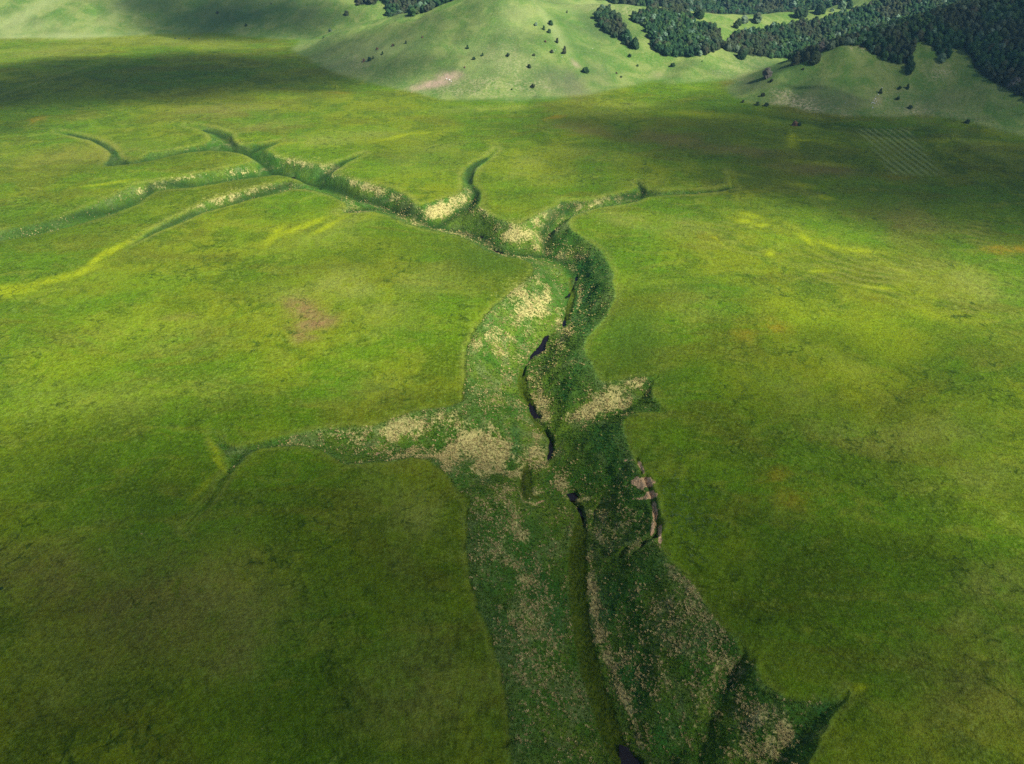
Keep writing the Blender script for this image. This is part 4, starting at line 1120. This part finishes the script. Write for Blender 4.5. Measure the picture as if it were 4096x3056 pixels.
for i, (u, v, hp) in enumerate(ROCKS):
    x_, y_, z_ = pick(u, v)
    dd = y_ * CT - (z_ - CAM_H) * ST
    o = bpy.data.objects.new('limestone_rock', rocks[i % 3]); COL.objects.link(o)
    s_ = hp * dd / FPX * .5
    o.location = (x_, y_, z_ + s_ * .25); o.scale = (s_, s_, s_); o.rotation_euler = (0, 0, i * 1.7)
    lab, grp = (('small white rock of the scree streak on the right hill', 'rocks of the scree streak') if i < 16 else
                ('pale rock outcrop stone on the skyline of the meadow hill', 'stones on the meadow hill skyline') if i < 26 else
                ('pale stone in the bare earth scar at the central hill foot', 'stones in the bare scar') if i > 31 else
                ('tiny scattered white stone on the grassy hill slopes', 'scattered hill stones'))
    o['label'] = lab; o['category'] = 'rock'; o['group'] = grp

# ------------------------------------------------------------------ tussocks in the gorge
def tuft_mesh(name, seed, mat, blades=11, spread=.5, h=.75):
    rr_ = random.Random(seed); vs, fs = [], []
    for i in range(blades):
        a = rr_.uniform(0, 6.28); r_ = rr_.uniform(0, .16) * spread * 2; lean = rr_.uniform(.15, 1.0) * spread
        bx, by = r_ * math.cos(a), r_ * math.sin(a); hh = h * rr_.uniform(.5, 1)
        w = rr_.uniform(.05, .10)
        px_, py_ = -math.sin(a) * w, math.cos(a) * w
        k = len(vs)
        vs += [(bx + px_, by + py_, -.1), (bx - px_, by - py_, -.1), (bx + math.cos(a) * lean * .4 - px_ * .8, by + math.sin(a) * lean * .4 - py_ * .8, hh * .7),
               (bx + math.cos(a) * lean * .4 + px_ * .8, by + math.sin(a) * lean * .4 + py_ * .8, hh * .7), (bx + math.cos(a) * lean, by + math.sin(a) * lean, hh * rr_.uniform(.55, 1))]
        fs += [(k, k + 1, k + 2, k + 3), (k + 3, k + 2, k + 4)]
    m = bpy.data.meshes.new(name); m.from_pydata(vs, [], fs); m.materials.append(mat)
    return m


def tuft_mat(name, c0, c1):
    nb = NB(name); oi = nb.n.new('ShaderNodeObjectInfo')
    nb.bsdf(nb.mix(oi.outputs['Random'], c0, c1), .9, .1)
    return nb.m


dry = tuft_mat('dry_grass', (.250, .215, .070), (.660, .530, .215))
grn = tuft_mat('green_grass', (.040, .125, .010), (.125, .195, .028))
mdw = tuft_mat('meadow_grass', (.050, .090, .005), (.125, .150, .016))


def sample_field(field):
    Fg = field.reshape(NR, NC)

    def f(x, y):
        ry = np.clip(np.interp(y, ys, np.arange(NR)).round().astype(int), 0, NR - 1)
        c_ = np.clip(np.interp(x / dep[ry], cs, np.arange(NC)).round().astype(int), 0, NC - 1)
        return Fg[ry, c_]
    return f


fG, fT, fL, fB = sample_field(gorge), sample_field(tan), sample_field(lush), sample_field(bare)
fP = sample_field(chdist)
N = 900000
nr = np.random.RandomState(8)
yy = 75 + (560 - 75) * nr.rand(N) ** .9
xx = (nr.rand(N) - .5) * 2 * (yy * .62 + 110)
g_ = fG(xx, yy); ok = (g_ > .5) & (sample_field(moss)(xx, yy) < .5)
xx, yy = xx[ok], yy[ok]
zz = height(xx, yy); u, v, dd = project(xx, yy, zz)
ok = (u > -30) & (u < 4126) & (v < 3120) & (fB(xx, yy) < .35)
for lab, w, zl in pool_geo:
    px = np.array([p[0] for p in w]); py = np.array([p[1] for p in w])
    ok &= ~((xx > px.min() - .3) & (xx < px.max() + .3) & (yy > py.min() - .3) & (yy < py.max() + .3) & (zz < zl + .6))
xx, yy, zz, dd = xx[ok], yy[ok], zz[ok], dd[ok]
T = fT(xx, yy); patch = fbm(xx / 2.3, yy / 4.6, 3, 97) + .6 * fbm(xx / 10, yy / 14, 2, 98)
pd = np.clip(.014 + T * .95, 0, .95)
isdry = (nr.rand(len(xx)) < np.clip(pd * (1.05 + 5.0 * patch), 0, .97))
dens = np.clip(1.25 - dd / 620, .25, 1)
keep = nr.rand(len(xx)) < dens * np.where(isdry, 1.0, .55)
xx, yy, zz, isdry, dd = xx[keep], yy[keep], zz[keep], isdry[keep], dd[keep]
print('tufts', len(xx), isdry.sum())
for nm, m_, mt, lab, k in (('dry_tussocks', isdry, dry, 'bleached straw coloured grass tussocks on the gorge banks', 1.0), ('green_tussocks', ~isdry, grn, 'rank dark green grass tufts covering the gorge banks', .95)):
    P = np.stack([xx[m_], yy[m_], zz[m_]], 1)
    tm = [tuft_mesh('tuft', 400 + j, mt) for j in range(3)]
    o = scatter(nm, P, (.36 + nr.rand(len(P)) ** 2.5 * 1.1) * k, nr.uniform(0, 6.28, len(P)), nr.randint(0, 3, len(P)), tm)
    o['kind'] = 'stuff'; o['label'] = lab
# leafy weeds by the right rim
c_ = pick(2740, 2010); n = 260
wx_ = c_[0] + nr.randn(n) * 6.5; wy_ = c_[1] - 6 + nr.randn(n) * 12
ok = fG(wx_, wy_) < .3
wx_, wy_ = wx_[ok], wy_[ok]
weed = [tuft_mesh('tuft', 500 + j, tuft_mat('weed_leaf', (.05, .13, .02), (.16, .24, .09)), 9, .9, .5) for j in range(2)]
o = scatter('leafy_weeds', np.stack([wx_, wy_, height(wx_, wy_)], 1), nr.uniform(.5, 1.1, len(wx_)), nr.uniform(0, 6.28, len(wx_)), nr.randint(0, 2, len(wx_)), weed)
o['kind'] = 'stuff'; o['label'] = 'scattered pale leafy weeds on the meadow beside the slump'

# ------------------------------------------------------------------ clouds overhead (their shadows lie on the land)
nb = NB('cloud_vapour')
pv = nb.n.new('ShaderNodeVolumePrincipled'); pv.inputs['Density'].default_value = .012; pv.inputs['Color'].default_value = (.95, .95, .97, 1)
pv.inputs['Anisotropy'].default_value = .4
nb.l.new(pv.outputs[0], nb.out.inputs['Volume'])
cloud_mat = nb.m


def cloud(u, v, lumps, label, alt=640.0, ref_z=0.0):
    gx_, gy_ = ground(u, v, ref_z)
    k = (alt - ref_z) / SUN_DIR.z
    cx, cy = gx_ + SUN_DIR.x * k, gy_ + SUN_DIR.y * k
    bm = bmesh.new(); rr_ = random.Random(int(u + v))
    for li, (dx, dy, a, b, h_, ang) in enumerate(lumps):      # lumps spaced up the sun line so their shadows add
        up = li * 240.0; dx += SUN_DIR.x * up / SUN_DIR.z; dy += SUN_DIR.y * up / SUN_DIR.z
        ret = bmesh.ops.create_icosphere(bm, subdivisions=4, radius=1)
        ca, sa = math.cos(math.radians(ang)), math.sin(math.radians(ang))
        ph = rr_.uniform(0, 9)
        for vv in ret['verts']:
            n = 1 + .12 * math.sin(vv.co.x * 5 + ph) * math.sin(vv.co.y * 6 + ph * 2) + .07 * math.sin(vv.co.x * 13 + vv.co.y * 9 + ph)
            px_, py_, pz_ = vv.co.x * a * n, vv.co.y * b * n, vv.co.z ** 3 * h_
            vv.co = Vector((dx + px_ * ca - py_ * sa, dy + px_ * sa + py_ * ca, pz_ + up))
        for f in bm.faces: f.smooth = True
    m = bpy.data.meshes.new('cloud'); bm.to_mesh(m); bm.free(); m.materials.append(cloud_mat)
    o = bpy.data.objects.new('cloud', m); COL.objects.link(o); o.location = (cx, cy, alt)
    o['kind'] = 'structure'; o['label'] = label
    return o


cloud(700, 300, [(0, 0, 380, 150, 80, 8), (-330, -180, 400, 160, 50, 16)], 'long thin cloud shading the far left plain')
cloud(900, 30, [(0, 0, 280, 115, 60, -14)], 'small cloud shading the upper left slope', 640, 32)
cloud(3600, 600, [(-60, -30, 380, 190, 62, -20), (200, -110, 330, 180, 45, -22), (240, 200, 430, 190, 75, 8)], 'broad cloud shading the right hill and its foot')
cloud(350, 3350, [(0, 0, 500, 215, 74, 19)], 'unseen cloud added to darken the near ground')  # out of view, added for the vignette-like dark foreground

# ------------------------------------------------------------------ the air
nb = NB('haze_air')
pv = nb.n.new('ShaderNodeVolumePrincipled'); pv.inputs['Density'].default_value = HAZE; pv.inputs['Color'].default_value = (.30, .66, 1.0, 1)
pv.inputs['Anisotropy'].default_value = .2
nb.l.new(pv.outputs[0], nb.out.inputs['Volume'])
bm = bmesh.new(); bmesh.ops.create_cube(bm, size=1)
m = bpy.data.meshes.new('haze'); bm.to_mesh(m); bm.free(); m.materials.append(nb.m)
hz = bpy.data.objects.new('haze', m); COL.objects.link(hz)
zlo = float(Z.min()) - 1.0; zhi = 262.0
hz.location = (0, 2400, (zlo + zhi) / 2); hz.scale = (14000, 6400, zhi - zlo)
hz['kind'] = 'stuff'
